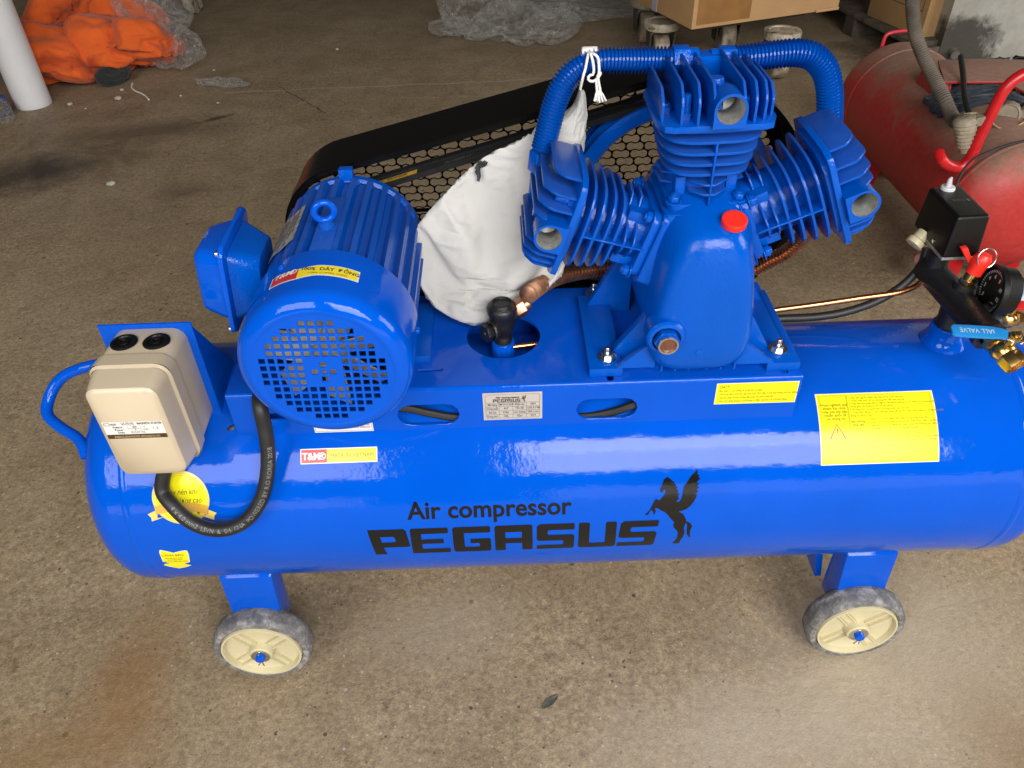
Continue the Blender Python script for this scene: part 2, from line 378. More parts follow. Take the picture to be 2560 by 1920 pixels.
# ------------------------------------------------------------------ the new compressor
AC = thing('air_compressor', 'glossy blue three-cylinder air compressor on four small wheels, new and covered in yellow labels', 'air compressor', (0.07, 0, 0))
XL, XRT = -0.555, 0.735                                              # ends of the straight shell
def dome(sgn, x0):
    prof = []
    for k in range(15):
        t = PI/2*k/14; prof.append((TR*math.cos(t)**0.8 if k < 14 else 0, 0.075*math.sin(t)**1.0))
    return prof
tk = MB(); half = dome(1, 0)
prof = [(r, XL-z) for r, z in reversed(half)] + [(TR, XL+(XRT-XL)*k/12) for k in range(1, 12)] + [(r, XRT+z) for r, z in half]
tk.lathe(prof, frame((0, 0, TH), (1, 0, 0)), 96)
tank = mk('tank', tk, BLUE, AC, sharp=60)
for x in (-0.533, 0.715):
    ws = MB(); P = []
    for j, (dx, dr) in enumerate(((-0.006, 0), (-0.003, 0.0012), (0, 0.0016), (0.003, 0.0012), (0.006, 0))):
        P.append((TR+dr-0.0003, x+dx))
    ws.lathe(P, frame((0, 0, TH), (1, 0, 0)), 96); mk('weld_seam', ws, BLUE, AC, sharp=60)

# legs and wheels
def leg(x, sy, side):
    b = MB(); w = 0.038; t = 0.004; y1, y0 = sy*0.160, sy*0.105; zt = TH-0.118; zb = 0.098
    b.hexa([(x-w, y0, zb), (x+w, y0, zb), (x+w, y1, zb), (x-w, y1, zb), (x-w-.003, y0+sy*.004, zt+.03), (x+w+.003, y0+sy*.004, zt+.03), (x+w+.003, y1-sy*.012, zt), (x-w-.003, y1-sy*.012, zt)])
    return b
def wheel(x, sy):
    r, w = 0.0803, 0.040; zc = 0.0803; yf = sy*0.187; yb = sy*(0.187-w)
    M = frame((x, sy*0.167, zc), (0, sy, 0), (0, 0, 1))
    ty = MB(); h = w/2
    prof = [(0.0658, -h+.003), (0.069, -h), (0.0755, -h+.0015), (0.0795, -h+.007), (r, -0.006), (r, 0.006), (0.0795, h-.007), (0.0755, h-.0015), (0.069, h-0.001), (0.0665, h-.003), (0.0655, h-.008), (0.0655, -h+.006), (0.0658, -h+.003)]
    ty.lathe(prof, M, 56)
    wl = mk('wheel', ty, TYRE, AC, sharp=30)
    ri = MB()
    ri.lathe([(0.0654, -h+.006), (0.0656, h-.004), (0.0645, h+.0005), (0.0615, h+.0005), (0.0600, h-.003), (0.0585, h-.0085), (0.0565, h-.0095), (0.021, h-.0095), (0.0195, h-.006), (0.0185, h+.0035), (0.0165, h+.005), (0, h+.005)], M, 56)
    for k in range(4):
        for q in (-0.0075, 0.0075):
            ri.box((0.039, q, h-.0068), (0.040, 0.0022, 0.006), M @ Matrix.Rotation(R_(90*k+38), 4, 'Z'))
    mk('rim', ri, CREAM, wl, sharp=30)
    wa = MB(); wa.lathe([(0.0125, h+.0045), (0.0155, h+.0055), (0.0155, h+.0070), (0.0120, h+.0078), (0.0065, h+.0075)], M, 28); mk('washer', wa, STEEL, wl)
    ax = MB(); ax.lathe([(0.0078, -0.05), (0.0078, h+.0125), (0.0072, h+.0135), (0, h+.0135)], M, 20); mk('axle', ax, BLUE, wl)
    co = MB(); co.tube([(0.0, 0.0115, h+.0105), (0, -0.008, h+.0105), (-0.006, -0.018, h+.011)], 0.0011, 6); co.tube([(0.0, 0.0110, h+.0105), (0.0015, -0.008, h+.011), (0.003, -0.019, h+.0115)], 0.0011, 6)
    co.v = [tuple(M @ Vector(p)) for p in co.v]; mk('cotter_pin', co, STEEL, wl)
def tyre_mat():
    mt, nt, bs, N, L = nodes('grey_dusty_tyre'); v = texco(nt)
    f = noisen(nt, v, 45, 6, 0.7, 0.5); g = noisen(nt, v, 160, 4, 0.7)
    c = ramp(nt, f, [(0.35, (0.09, 0.088, 0.09)), (0.52, (0.17, 0.162, 0.155)), (0.68, (0.36, 0.345, 0.325))])
    c = mixc(nt, 1, c, ramp(nt, g, [(0.3, (0.75, 0.75, 0.75)), (0.7, (1.2, 1.2, 1.2))]), 'MULTIPLY')
    L.new(c, bs.inputs['Base Color']); bs.inputs['Roughness'].default_value = 0.7
    bump(nt, bs, g, 0.0012, 1, bump(nt, bs, f, 0.002)); return mt
TYRE = tyre_mat()
for x in (-0.4196, 0.5623):
    for sy in (-1, 1):
        mk('leg', leg(x, sy, 0), BLUE, AC, bevel=0.004); wheel(x, sy)
bk = MB(); bk.hexa([(0.518, -.09, .10), (0.530, -.09, .10), (0.530, .10, .10), (0.518, .10, .10), (0.505, -.08, .2), (0.517, -.08, .2), (0.517, .10, .2), (0.505, .10, .2)])
mk('leg_brace', bk, BLUE, AC, bevel=0.002)

# handles at both ends of the tank
def handle(pts, r=0.0082):
    b = MB(); b.tube(resample(smoothpath(pts, 0.004), 0.006), r, 14); return mk('lifting_handle', b, BLUE, AC)
handle([(-.565,.03,.528),(-.600,.006,.540),(-.640,.0,.530),(-.662,-.008,.514),(-.672,-.026,.496),(-.668,-.042,.486),(-.645,-.060,.479),(-.618,-.076,.473),(-.604,-.092,.468),(-.598,-.104,.460)])
handle([(0.775, .065, .455), (0.800, .06, .470), (0.830, .05, .482), (0.842, .03, .484), (0.842, -.05, .484), (0.835, -.085, .480), (0.805, -.10, .466), (0.782, -.105, .448)])

# platform that carries motor and pump
ZP = 0.570; YP0, YP1 = -0.110, 0.120; XP0, XP1 = -0.374, 0.392; PT = 0.004
def slot(cx, cy, L, w, ang=0, n=6):
    out = []; a = (L-w)/2
    for k in range(n+1): t = R_(-90+180*k/n); out.append((a+w/2*math.cos(t), w/2*math.sin(t)))
    for k in range(n+1): t = R_(90+180*k/n); out.append((-a+w/2*math.cos(t), w/2*math.sin(t)))
    c, s = math.cos(ang), math.sin(ang); return [(cx+c*x-s*y, cy+s*x+c*y) for x, y in out]
hx, hy = -0.0037, 0.002
top = MB()
holes = [circle(0.0525, 48, hx, hy)]
for q, ang in (((1075, 925), 0.02), ((1061, 766), 0.02)):
    P = pz(*q, ZP); holes.append(slot(P.x, P.y, 0.036, 0.0065, ang))
for q in ((1523, 932), (1955, 915)):
    P = pz(*q, ZP); holes.append(slot(P.x, P.y, 0.034, 0.0095, PI/2))
top.prism([[(XP0, YP0+.004), (XP1, YP0+.004), (XP1, YP1), (XP0, YP1)]]+holes, ZP-PT, ZP)
plat = mk('platform', top, BLUE, AC, bevel=0.0004, seg=1)
fb = MB(); path = []                                                # bent front edge
for k in range(5): t = PI/2*k/4; path.append((YP0+.004-.004*math.sin(t), ZP-.004+.004*math.cos(t)))
fb.grid([[(x, y, z) for x in (XP0, XP1)] for y, z in reversed(path)])
mk('bent_edge', fb, BLUE, plat, sharp=80)
fr = MB()                                                           # front apron with hand holes: local x = world x, local y = world z
slots = [slot(-.109, .5235, .084, .0365, -0.0), slot(.1335, .5235, .083, .0355), slot(-.3055, .530, .050, .012)]
fr.prism([[(XP0, .478), (XP1, .478), (XP1, ZP-.004), (XP0, ZP-.004)]]+slots, -0.0, PT, Matrix(((1, 0, 0, 0), (0, 0, 1, YP0), (0, 1, 0, 0), (0, 0, 0, 1))))
mk('front_apron', fr, BLUE, plat, bevel=0.0006, seg=1)
rr = MB(); rr.box(((XP0+XP1)/2, YP1-.002, .52), (XP1-XP0, PT, .092)); mk('rear_apron', rr, BLUE, plat)

# ------------------------------------------------------------------ electric motor
MX, MZ, MR = -0.2083, 0.680, 0.1005
MM = frame((MX, 0, MZ), (0, -1, 0), (0, 0, 1))                       # local z points at the camera
def ang2(x, y, z): return None
mo = MB(); pr = []; nt_ = 28
for k in range(nt_):
    a = 2*PI*(k+.5)/nt_; dw = 0.040
    for r, da in ((0.0888, -2*PI/nt_/2+.0), (0.0892, -dw-.045), (0.0968, -dw), (0.0976, dw*0.8), (0.0892, dw+.012)): pr.append((r*math.cos(a+da), r*math.sin(a+da)))
mo.prism([pr], -0.092, 0.116, MM)
motor = mk('motor', mo, FINB, AC, sharp=28)
es = MB(); es.lathe([(0.090, -.092), (0.0945, -.094), (0.0945, -.104), (0.088, -.111), (0.05, -.116), (0.045, -.122), (0, -.122)], MM, 56); mk('end_shield', es, CAST, motor)
lg = MB()
for a in (90,):
    lg.box((0, 0.100, -0.098), (0.019, 0.016, 0.014), MM)
mk('end_shield_lug', lg, CAST, motor, bevel=.002)
# fan cover: rolled shell and pressed front with square vents
fc = MB(); g = []
for r, z in ((0.0975, .104), (MR, .1045), (MR, .112), (MR, .184), (0.0995, .191), (0.0965, .1975), (0.0915, .2025), (0.0850, .2052), (0.0815, .2060), (0.0800, .2052), (0.0785, .2050)): g.append((r, z))
fc.lathe(g, MM, 80)
fan_cover = mk('fan_cover', fc, BLUE, motor, sharp=50)
pit, hw = 0.01035, 0.0037; hol = []
for i in range(-7, 7):
    for j in range(-7, 7):
        x, y = (i+.5), (j+.5)
        if x*x+y*y <= 6.72**2 and not (abs(x) < 2 and abs(y) < 2): hol.append([(x*pit+a*hw, y*pit+b*hw) for a, b in ((-1, -1), (1, -1), (1, 1), (-1, 1))])
for x, y in ((1, 0), (-1, 0), (0, 1), (0, -1)): hol.append([(x*pit+a*hw, y*pit+b*hw) for a, b in ((-1, -1), (1, -1), (1, 1), (-1, 1))])
hol.append(circle(0.0033, 10))
gr = MB(); gr.prism([circle(0.0786, 72)]+hol, 0.2034, 0.2050, MM @ Matrix.Rotation(R_(-2.0), 4, 'Z')); mk('vent_grille', gr, BLUE, motor)
fa = MB(); fa.lathe([(0, .186), (.018, .186), (.022, .165), (.022, .14)], MM, 24)
for k in range(7):
    Mk = MM @ Matrix.Rotation(R_(360/7*k+14), 4, 'Z') @ Matrix.Translation((0.048, 0, 0.165)) @ Matrix.Rotation(R_(32), 4, 'X'); fa.box((0, 0, 0), (0.056, 0.034, 0.002), Mk)
mk('cooling_fan', fa, simple('cream_fan_plastic', (0.34, 0.32, 0.26), 0.5), motor)
bp = MB(); bp.lathe([(0, .121), (0.0960, .121)], MM, 40); mk('rear_shroud', bp, simple('cavity_shade_black', (.012, .014, .02), .6), motor)  # backing disc; near-black colour stands in for shade inside the fan cover
sc = MB()
for a in (0, 120, 240):
    Ms = MM @ Matrix.Rotation(R_(a-90+87), 4, 'Z'); Q = Ms @ frame((0.1, 0, .124), (1, 0, 0)); sc.lathe([(0.0045, -.001), (0.0045, .0015), (.003, .0032), (0, .0034)], Q, 12)
mk('cover_screw', sc, BLUE, motor)
# feet of the motor
for s_ in (-1, 1):
    ft = MB(); ft.hexa([(MX+s_*.062, -.055, ZP), (MX+s_*.104, -.055, ZP), (MX+s_*.104, .075, ZP), (MX+s_*.062, .075, ZP), (MX+s_*.062, -.055, ZP+.012), (MX+s_*.104, -.055, ZP+.012), (MX+s_*.104, .075, ZP+.012), (MX+s_*.062, .075, ZP+.012)][::1])
    ft.hexa([(MX+s_*.060, -.045, ZP+.011), (MX+s_*.082, -.045, ZP+.011), (MX+s_*.082, .065, ZP+.011), (MX+s_*.060, .065, ZP+.011), (MX+s_*.058, -.045, ZP+.055), (MX+s_*.075, -.045, ZP+.055), (MX+s_*.075, .065, ZP+.055), (MX+s_*.058, .065, ZP+.055)])
    mk('motor_foot', ft, CAST, motor, bevel=.002)
# eye bolt on its boss
eb = MB(); Me = Matrix.Translation((MX-.004, -.038, MZ+.0)); zt = MZ+.096
eb.box((MX-.004, -.036, zt-.006), (0.026, 0.135, 0.018)); eb.lathe([(0.0105, zt), (.0105, zt+.006), (.006, zt+.008), (.006, zt+.012)], Matrix.Translation((MX-.004, -.046, 0)), 18)
mk('lifting_boss', eb, FINB, motor, bevel=.003)
er = MB(); ring = [(MX-.004+.0115*math.sin(2*PI*k/32), -.046+.003*math.sin(2*PI*k/32), zt+.0225-.0115*math.cos(2*PI*k/32)) for k in range(33)]
er.tube(ring, 0.0042, 12, caps=False); mk('eye_bolt', er, BLUE, motor)
# nameplate, bent over the fins
npm = MB(); a0, a1 = R_(-55), R_(-27)
npm.grid([[(MX+.0995*math.sin(a0+(a1-a0)*i/8), y+.004*math.sin(i), MZ+.0995*math.cos(a0+(a1-a0)*i/8)) for i in range(9)] for y in np.linspace(-.062, .030, 6)])
npo = mk('nameplate', npm, simple('worn_grey_nameplate', (0.33, 0.32, 0.30), 0.45, .3, nscale=120, namt=.5), motor)
nl = MB()
for k in range(9):
    t = a0+(a1-a0)*(k+1)/10.5; nl.grid([[(MX+.1*math.sin(t+d), y+.004*math.sin(8*(t-a0)/(a1-a0)), MZ+.1*math.cos(t+d)) for d in (-.006, .006)] for y in np.linspace(-.056+.01*(k % 3), .026-.012*(k % 2), 5)])
mk('nameplate_print', nl, GREYINK, npo)
# terminal box on the left flank
jb = MB(); jy, jz = -0.035, 0.714
jb.lathe([(0.030, 0), (0.028, .02), (.034, .035)], frame((MX-.085, jy, jz-.012), (-1, 0, .12)), 20)
jbase = MB(); Mj = frame((MX-.104, jy, jz), (-1, 0, 0.10), (0, 0, 1))
def tapered(mb, w0, h0, w1, h1, z0, z1, r, M, n=4, cap=True):
    A = rrect(w0, h0, r, n); B = rrect(w1, h1, r*.8, n); k = len(A)
    V = [(x, y, z0) for x, y in A]+[(x, y, z1) for x, y in B]; F = [(i, (i+1) % k, k+(i+1) % k, k+i) for i in range(k)]
    if cap: F += [tuple(range(k, 2*k)), tuple(reversed(range(k)))]
    mb.add(V, F, M)
tapered(jbase, .072, .072, .098, .098, -.012, .022, .016, Mj); jo = mk('terminal_box', jbase, CAST, motor, bevel=.002)
jf = MB(); tapered(jf, .124, .124, .124, .124, .022, .028, .018, Mj); mk('terminal_box_flange', jf, BLUE, jo.parent, bevel=.0015)
jl = MB(); tapered(jl, .104, .104, .078, .084, .028, .066, .018, Mj); mk('terminal_box_lid', jl, BLUE, jo.parent, bevel=.009, seg=3)
for sx in (-1, 1):
    for sy in (-1, 1):
        q = MB(); q.lathe([(0.0045, 0), (.0045, .0025), (.003, .004), (0, .0042)], Mj @ Matrix.Translation((sx*.054, sy*.054, .028)), 12); mk('lid_screw', q, STEEL, jo.parent)
# label on the fan cover
def onshell(lift):
    def f(u, v, z):                                                # u clockwise arc from the top, v towards the camera
        a = u/MR; r = MR+lift+z; return (MX+r*math.sin(a), -.1045-v, MZ+r*math.cos(a))
    return f
uA, uB = R_(-31)*MR, R_(27.5)*MR
lb = MB(); lb.add([(uA, .0585, 0), (uB, .0575, 0), (uB, .0350, 0), (uA, .0400, 0)], [(0, 1, 2, 3)])
def lab_warp(f): return lambda u, v, z: f(u, v+(.004 if u < uA+.035 else max(0, .004*(1-(u-uA-.035)/.02))), z)
lb = MB(); rect2(lb, uA, .0350, uB, .0565); lb.cut(0, .004); lb.map(lab_warp(onshell(.0005)))
lbo = mk('copper_wire_label', lb, WHITEL, AC, sharp=80)
um = uA+.0345
l2 = MB(); rect2(l2, uA+.0018, .0366, um, .0549); l2.cut(0, .004); l2.map(lab_warp(onshell(.0008))); mk('label_red_field', l2, REDL, lbo, sharp=80)
l3 = MB(); rect2(l3, um, .0366, uB-.0024, .0549); l3.cut(0, .004); l3.map(lab_warp(onshell(.0008))); mk('label_yellow_field', l3, YEL2, lbo, sharp=80)
flipv = lambda f, v0: (lambda x, y, z: f(x, v0-y, z))
l4 = MB(); addtext(l4, 'T&M', uA+.004, 0, .0125, xs=.95, bold=.02, shear=.25)
l4.add(*[circle(.0045, 16, um-.0058, .0048) and [(x, y, 0) for x, y in circle(.0045, 16, um-.0058, .0048)+circle(.0034, 16, um-.0058, .0048)], [(i, (i+1) % 16, 16+(i+1) % 16, 16+i) for i in range(16)]])
addtext(l4, 'R', um-.0079, .0028, .0055, bold=.02)
l4.cut(0, .006); l4.map(lab_warp(flipv(onshell(.0011), .0518))); mk('label_logo', l4, WHITEP, lbo, sharp=80)
l5 = MB(); addtext(l5, '100%  DÂY  ĐỒNG', um+.0025, .0008, .0083, xs=.95, bold=.02); l5.cut(0, .006); l5.map(lab_warp(flipv(onshell(.0011), .0475))); mk('label_lettering', l5, GREYINK, lbo, sharp=80)
l6 = MB(); addtext(l6, '(100% COPPER WIRE)', um+.012, 0, .0046, xs=1.0); l6.cut(0, .006); l6.map(lab_warp(flipv(onshell(.0011), .0535))); mk('label_small_print', l6, YELINK, lbo, sharp=80)
# motor pulley, flywheel, belts
PX, PZc, BY = 0.243, 0.705, 0.157
pu = MB(); Mp = frame((MX, BY, MZ), (0, -1, 0), (0, 0, 1)); pu.lathe([(0, -.024), (.05, -.024), (.05, -.021), (.042, -.011), (.05, -.002), (.05, .002), (.042, .011), (.05, .021), (.05, .024), (0, .024)], Mp, 40); mk('motor_pulley', pu, BLACKP, AC)
FR = 0.147
fw = MB(); Mf = frame((PX, BY, PZc), (0, -1, 0), (0, 0, 1))
fw.lathe([(.124, -.027), (FR, -.027), (FR, -.022), (FR-.011, -.012), (FR, -.002), (FR, .002), (FR-.011, .012), (FR, .022), (FR, .027), (.139, .028), (.1275, .026), (.122, .018), (.122, -.02), (.124, -.027)], Mf, 72)
fw.lathe([(0, .03), (.03, .03), (.034, .02), (.034, -.02), (0, -.02)], Mf, 28)
for k in range(40):                                                # dimples along the inner rim
    Mk = Mf @ Matrix.Rotation(2*PI*k/40, 4, 'Z'); fw.lathe([(.0022, 0), (.0055, -.004)], Mk @ frame((.1225, 0, .012), (-1, 0, .6)), 8)
for k in range(3):
    Mk = Mf @ Matrix.Rotation(R_(78+120*k), 4, 'Z'); fw.hexa([(.03, -.017, -.012), (.126, -.022, -.012), (.126, .022, -.012), (.03, .017, -.012), (.03, -.015, .010), (.126, -.018, .010), (.126, .018, .010), (.03, .015, .010)], Mk)
mk('flywheel', fw, CAST, AC, sharp=30)
def belt(y):
    r1, r2 = 0.0505, FR+.0005; d = math.hypot(PX-MX, PZc-MZ); base = math.atan2(PZc-MZ, PX-MX); al = math.asin((r2-r1)/d)
    pts = []
    for k in range(25): t = base+PI/2+al+(PI-2*al)*k/24; pts.append((MX+r1*math.cos(t), MZ+r1*math.sin(t), t))
    for k in range(49): t = base-PI/2-al+(PI+2*al)*k/48; pts.append((PX+r2*math.cos(t), PZc+r2*math.sin(t), t))
    b = MB(); n = len(pts); V = []
    for x, z, t in pts:
        for dr, dy in ((.0005, -.0068), (.0005, .0068), (-.0085, .0045), (-.0085, -.0045)): V.append((x+dr*math.cos(t), y+dy, z+dr*math.sin(t)))
    F = [(i*4+a, i*4+(a+1) % 4, ((i+1) % n)*4+(a+1) % 4, ((i+1) % n)*4+a) for i in range(n) for a in range(4)]
    b.add(V, F); return b, pts
for y in (BY-.012, BY+.012): b, bpts = belt(y); mk('drive_belt', b, BELTM, AC, sharp=30)
# yellow print on the belt's outer face along the upper run
A = Vector((bpts[-1][0], 0, bpts[-1][1])); B = Vector((bpts[0][0], 0, bpts[0][1])); dv = (A-B).normalized(); nv = Vector((-dv.z, 0, dv.x))
def onbelt(y): return lambda u, v, z: tuple(B+dv*u+nv*(.0009+z)+Vector((0, y-v, 0)))
bp1 = MB(); rect2(bp1, .004, -.0062, .108, .0062)
bp1.map(onbelt(BY-.012)); bo = mk('belt_print', bp1, simple('ochre_print', (0.45, 0.27, 0.03), .5, nscale=150, namt=.3), AC)
bp2 = MB(); addtext(bp2, '|||  A-1620  |||  DONGIL', .010, -.003, .0105, xs=.8, bold=.01); bp2.map(lambda u, v, z: onbelt(BY-.012)(u, -v, z+.0004)); mk('belt_lettering', bp2, BELTM, bo)
bp3 = MB(); addtext(bp3, 'A-1620 Li', .150, -.004, .011, xs=.9, bold=.01); bp3.map(lambda u, v, z: onbelt(BY-.012)(u, -v, z)); mk('belt_size_print', bp3, simple('faded_grey_print', (0.09, .085, .08), .6), AC)
# belt guard
GY0, GY1, g1, g2 = 0.112, 0.214, 0.104, 0.188
def gout(off, n1=20, n2=40):
    r1, r2 = g1+off, g2+off; d = math.hypot(PX-MX, PZc-MZ); base = math.atan2(PZc-MZ, PX-MX); al = math.asin((r2-r1)/d); o = []
    for k in range(n1): t = base+PI/2+al+(PI-2*al)*k/(n1-1); o.append((MX+r1*math.cos(t), MZ+r1*math.sin(t)))
    for k in range(n2): t = base-PI/2-al+(PI+2*al)*k/(n2-1); o.append((PX+r2*math.cos(t), PZc+r2*math.sin(t)))
    return o
XZ = Matrix(((1, 0, 0, 0), (0, 0, 1, 0), (0, 1, 0, 0), (0, 0, 0, 1)))  # local (x, y, z) -> world (x, z, y)
gb = MB(); gb.prism([gout(0), gout(-.002)], GY0, GY1, XZ); gd = mk('belt_guard', gb, BLACKP, AC, sharp=30, bevel=.0006, seg=1)
gf = MB(); gf.prism([gout(-.0022), gout(-.010)], GY0+.0005, GY0+.0025, XZ); mk('guard_lip', gf, BLACKP, gd)
gf = MB(); gf.prism([gout(-.0022), gout(-.012)], GY1-.006, GY1-.0045, XZ); mk('guard_rear_lip', gf, BLACKP, gd)
inner = gout(-.0110)
def sdf(x, z):                                                      # signed distance to the guard outline
    d = math.hypot(PX-MX, PZc-MZ); ux, uz = (PX-MX)/d, (PZc-MZ)/d; px, pz_ = x-MX, z-MZ
    a = px*ux+pz_*uz; b = abs(-px*uz+pz_*ux); k = (g2-g1)/d; c = math.sqrt(1-k*k)
    e = b*c - a*k                                                   # distance from the slanted side through the centres
    f = a*c + b*k
    if f < 0: return math.hypot(a, b)-g1
    if f > d*c: return math.hypot(a-d, b)-g2
    return e-g1
hol = []; pxp, pzp = 0.0268, 0.0116; lim = -.0125
row = 0; z = 0.49
while z < 0.90:
    x = -0.345-(row*.245 % 1.0)*pxp
    while x < 0.44:
        pts = []
        for sg in (1, -1):
            for k in range(9): t = R_(-128+256*k/8)+(0 if sg > 0 else PI); pts.append((x+sg*.0065+.0060*math.cos(t), z+.0060*math.sin(t)))
            pts.append((x, z+sg*.0041))
        ds = [sdf(*q) for q in pts]
        if max(ds) < lim: hol.append(pts)
        elif sdf(x, z) < lim-.002:
            q2 = []
            for q in pts:
                q = list(q)
                for _ in range(6):
                    dd = sdf(*q)-lim
                    if dd <= 0: break
                    vx, vz = x-q[0], z-q[1]; L_ = math.hypot(vx, vz)+1e-9; q[0] += vx/L_*min(dd*1.05, L_*.9); q[1] += vz/L_*min(dd*1.05, L_*.9)
                q2.append(tuple(q))
            hol.append(q2)
        x += pxp
    z += pzp; row += 1
gm = MB(); gm.prism([gout(-.0024)]+hol, GY1-.004, GY1-.0034, XZ); mk('guard_mesh', gm, BLACKP, gd, smooth=False)
gx = MB(); gx.box((0.0, GY1-.0085, .667), (0.62, .004, .0045)); mk('guard_crossbar', gx, BLACKP, gd)
gs = MB(); gs.box((.372, .15, .54), (.02, .03, .12)); gs.box((-.25, .15, .56), (.02, .03, .09)); mk('guard_bracket', gs, BLACKP, gd)
rs = MB(); P = [(-.302, -.012), (-.299, .008), (-.300, .012)]
rs.grid([[(MX-(g1+.0006)*math.cos(a), y, MZ+(g1+.0006)*math.sin(a)) for y in np.linspace(.150, .175, 3)] for a in np.linspace(.30, .52, 5)]); mk('guard_red_mark', rs, REDL, gd)
# ------------------------------------------------------------------ pump: crankcase, three cylinders with heads
YC = -0.012
ck = MB()
def ring(y, sx, top_, bot, wt, wb, e=3.3, n=40, zoff=0):
    """tombstone outline in the xz plane: half width wt at the top, wb at the bottom"""
    out = []
    for k in range(n):
        t = 2*PI*k/n; c, s = math.cos(t), math.sin(t)
        u = math.copysign(abs(c)**(2/e), c); v = math.copysign(abs(s)**(2/e), s); zz = (top_+bot)/2+v*(top_-bot)/2
        f = ((v+1)/2)**.85; hw = wb*(1-f)+wt*f
        out.append((PX+.004+u*hw*sx, y, zz))
    return out
secs = []
for y, s_, tp, bt, wt, wb in ((-.121, .18, .700, .670, .04, .06), (-.1208, .62, .752, .620, .041, .072), (-.1185, .84, .770, .600, .043, .0745), (-.113, .94, .781, .590, .045, .0755), (-.103, 1.0, .789, .584, .047, .076), (-.08, 1.03, .796, .581, .052, .0755), (-.05, 1.04, .812, .580, .058, .070), (.05, 1.04, .812, .580, .058, .070), (.085, 1.0, .80, .588, .055, .068), (.095, .8, .78, .61, .05, .06)):
    secs.append(ring(y, s_, tp, bt, wt, wb))
ck.grid([r + [r[0]] for r in secs]); n0 = len(ck.v)
ck.add(secs[0], [tuple(range(40))]); ck.add(secs[-1], [tuple(reversed(range(40)))])
crank = mk('crankcase', ck, CAST, AC, sharp=50)
cb = MB(); cb.lathe([(.035, .0), (.035, .03), (.028, .035), (0, .035)], frame((PX, .09, PZc), (0, 1, 0)), 28); mk('bearing_cover', cb, CAST, crank)
# flat tops where the cylinders bolt on
CYL = [(-1.0, 'v'), (66.0, 'r'), (-72.0, 'l')]
def WC(a): return Matrix.Translation((PX, YC, .735)) @ Matrix.Rotation(R_(a), 4, 'Y') @ Matrix.Translation((-.013 if a < -9 else 0, 0, -.027 if a < -9 else -.033 if a < 9 else -.030))
for a, nm in CYL:
    pd = MB(); tapered(pd, .104, .116, .096, .114, .060, .090, .010, WC(a), 3); mk('cylinder_pad', pd, CAST, crank, bevel=.002)
for s_ in (-1, 1):                                                  # feet with ribs
    f = MB(); x0, x1 = PX+.006+s_*.096, PX+.006+s_*.140
    f.prism([[(min(x0, x1), -.098), (max(x0, x1), -.098), (max(x0, x1), .078), (min(x0, x1), .078)]], ZP+.0005, ZP+.0135)
    xa = PX+.004+s_*.064; xm = PX+.006+s_*.100; xo = PX+.006+s_*.134
    f.hexa([(xa, .052, ZP+.001), (xo, .052, ZP+.001), (xo, .066, ZP+.001), (xa, .066, ZP+.001), (xa, .052, .69), (xa+s_*.006, .052, .69), (xa+s_*.006, .066, .69), (xa, .066, .69)])
    f.hexa([(xa-s_*.02, -.088, ZP+.001), (xo-s_*.02, -.06, ZP+.001), (xo-s_*.02, -.048, ZP+.001), (xa-s_*.02, -.070, ZP+.001), (xa-s_*.02, -.088, .665), (xa+s_*.004, -.082, .655), (xa+s_*.004, -.070, .655), (xa-s_*.02, -.070, .665)])
    f.hexa([(xo-s_*.004, -.09, ZP+.013), (xo+s_*.006, -.09, ZP+.013), (xo+s_*.006, .07, ZP+.013), (xo-s_*.004, .07, ZP+.013), (xo-s_*.004, -.05, ZP+.0145), (xo+s_*.006, -.05, ZP+.0145), (xo+s_*.006, .07, ZP+.0145), (xo-s_*.004, .07, ZP+.0145)])
    f.hexa([(xa-s_*.012, -.098, ZP+.0135), (xm+s_*.005, -.098, ZP+.0135), (xm+s_*.005, -.086, ZP+.0135), (xa-s_*.012, -.080, ZP+.0135), (xa-s_*.012, -.094, ZP+.05), (xa-s_*.004, -.094, ZP+.05), (xa-s_*.004, -.086, ZP+.05), (xa-s_*.012, -.080, ZP+.05)])
    mk('mounting_foot', f, CAST, crank, bevel=.003)
def nutstack(mb, M, r=.0085, h=.0085):
    mb.lathe([(r*1.5, 0), (r*1.5, .0018), (r*.6, .0018)], M, 20); mb.hexn(r, .0018, .0018+h*.8, M); mb.lathe([(r*.45, h*.8), (r*.45, h*1.9), (r*.38, h*2.0), (0, h*2.0)], M, 14)
for q in ((1483.7, 733), (1517.5, 893), (1943.6, 873)):
    P = pz(*q, ZP+.0145); nb = MB(); nutstack(nb, Matrix.Translation(P)); mk('foundation_bolt', nb, STEEL, AC)
P = Vector((.3595, .066, ZP+.0145)); nb = MB(); nutstack(nb, Matrix.Translation(P)); mk('foundation_bolt', nb, STEEL, AC)
# oil cap, sight glass, drain lug
P = py(1834, 545, -.092); M = frame(P+Vector((0, -.002, -.010)), (0, -.30, 1))
ob = MB(); ob.lathe([(.012, -.03), (.012, 0), (.0095, .001), (.0095, .006)], M, 20); mk('oil_filler_neck', ob, CAST, crank)
oc = MB(); pr = []
for k in range(40): r = .0150 if k % 2 else .0145; pr.append((r*math.cos(2*PI*k/40), r*math.sin(2*PI*k/40)))
oc.prism([pr], .005, .0120, M); oc.lathe([(.0145, .0120), (.0130, .0131), (.011, .0128), (0, .0127)], M, 40); mk('oil_cap', oc, REDP, crank, sharp=50)
P = py(1665, 845, -.124); M = frame(P+Vector((0, .004, 0)), (0, -1, .0))
og = MB(); og.lathe([(.0245, -.02), (.0245, .004), (.022, .007), (.018, .008)], M, 28); og.hexn(.0165, .0075, .0145, M); og.lathe([(.0125, .0145), (.0125, .019), (.0122, .020)], M, 24); mk('sight_glass_boss', og, CAST, crank)
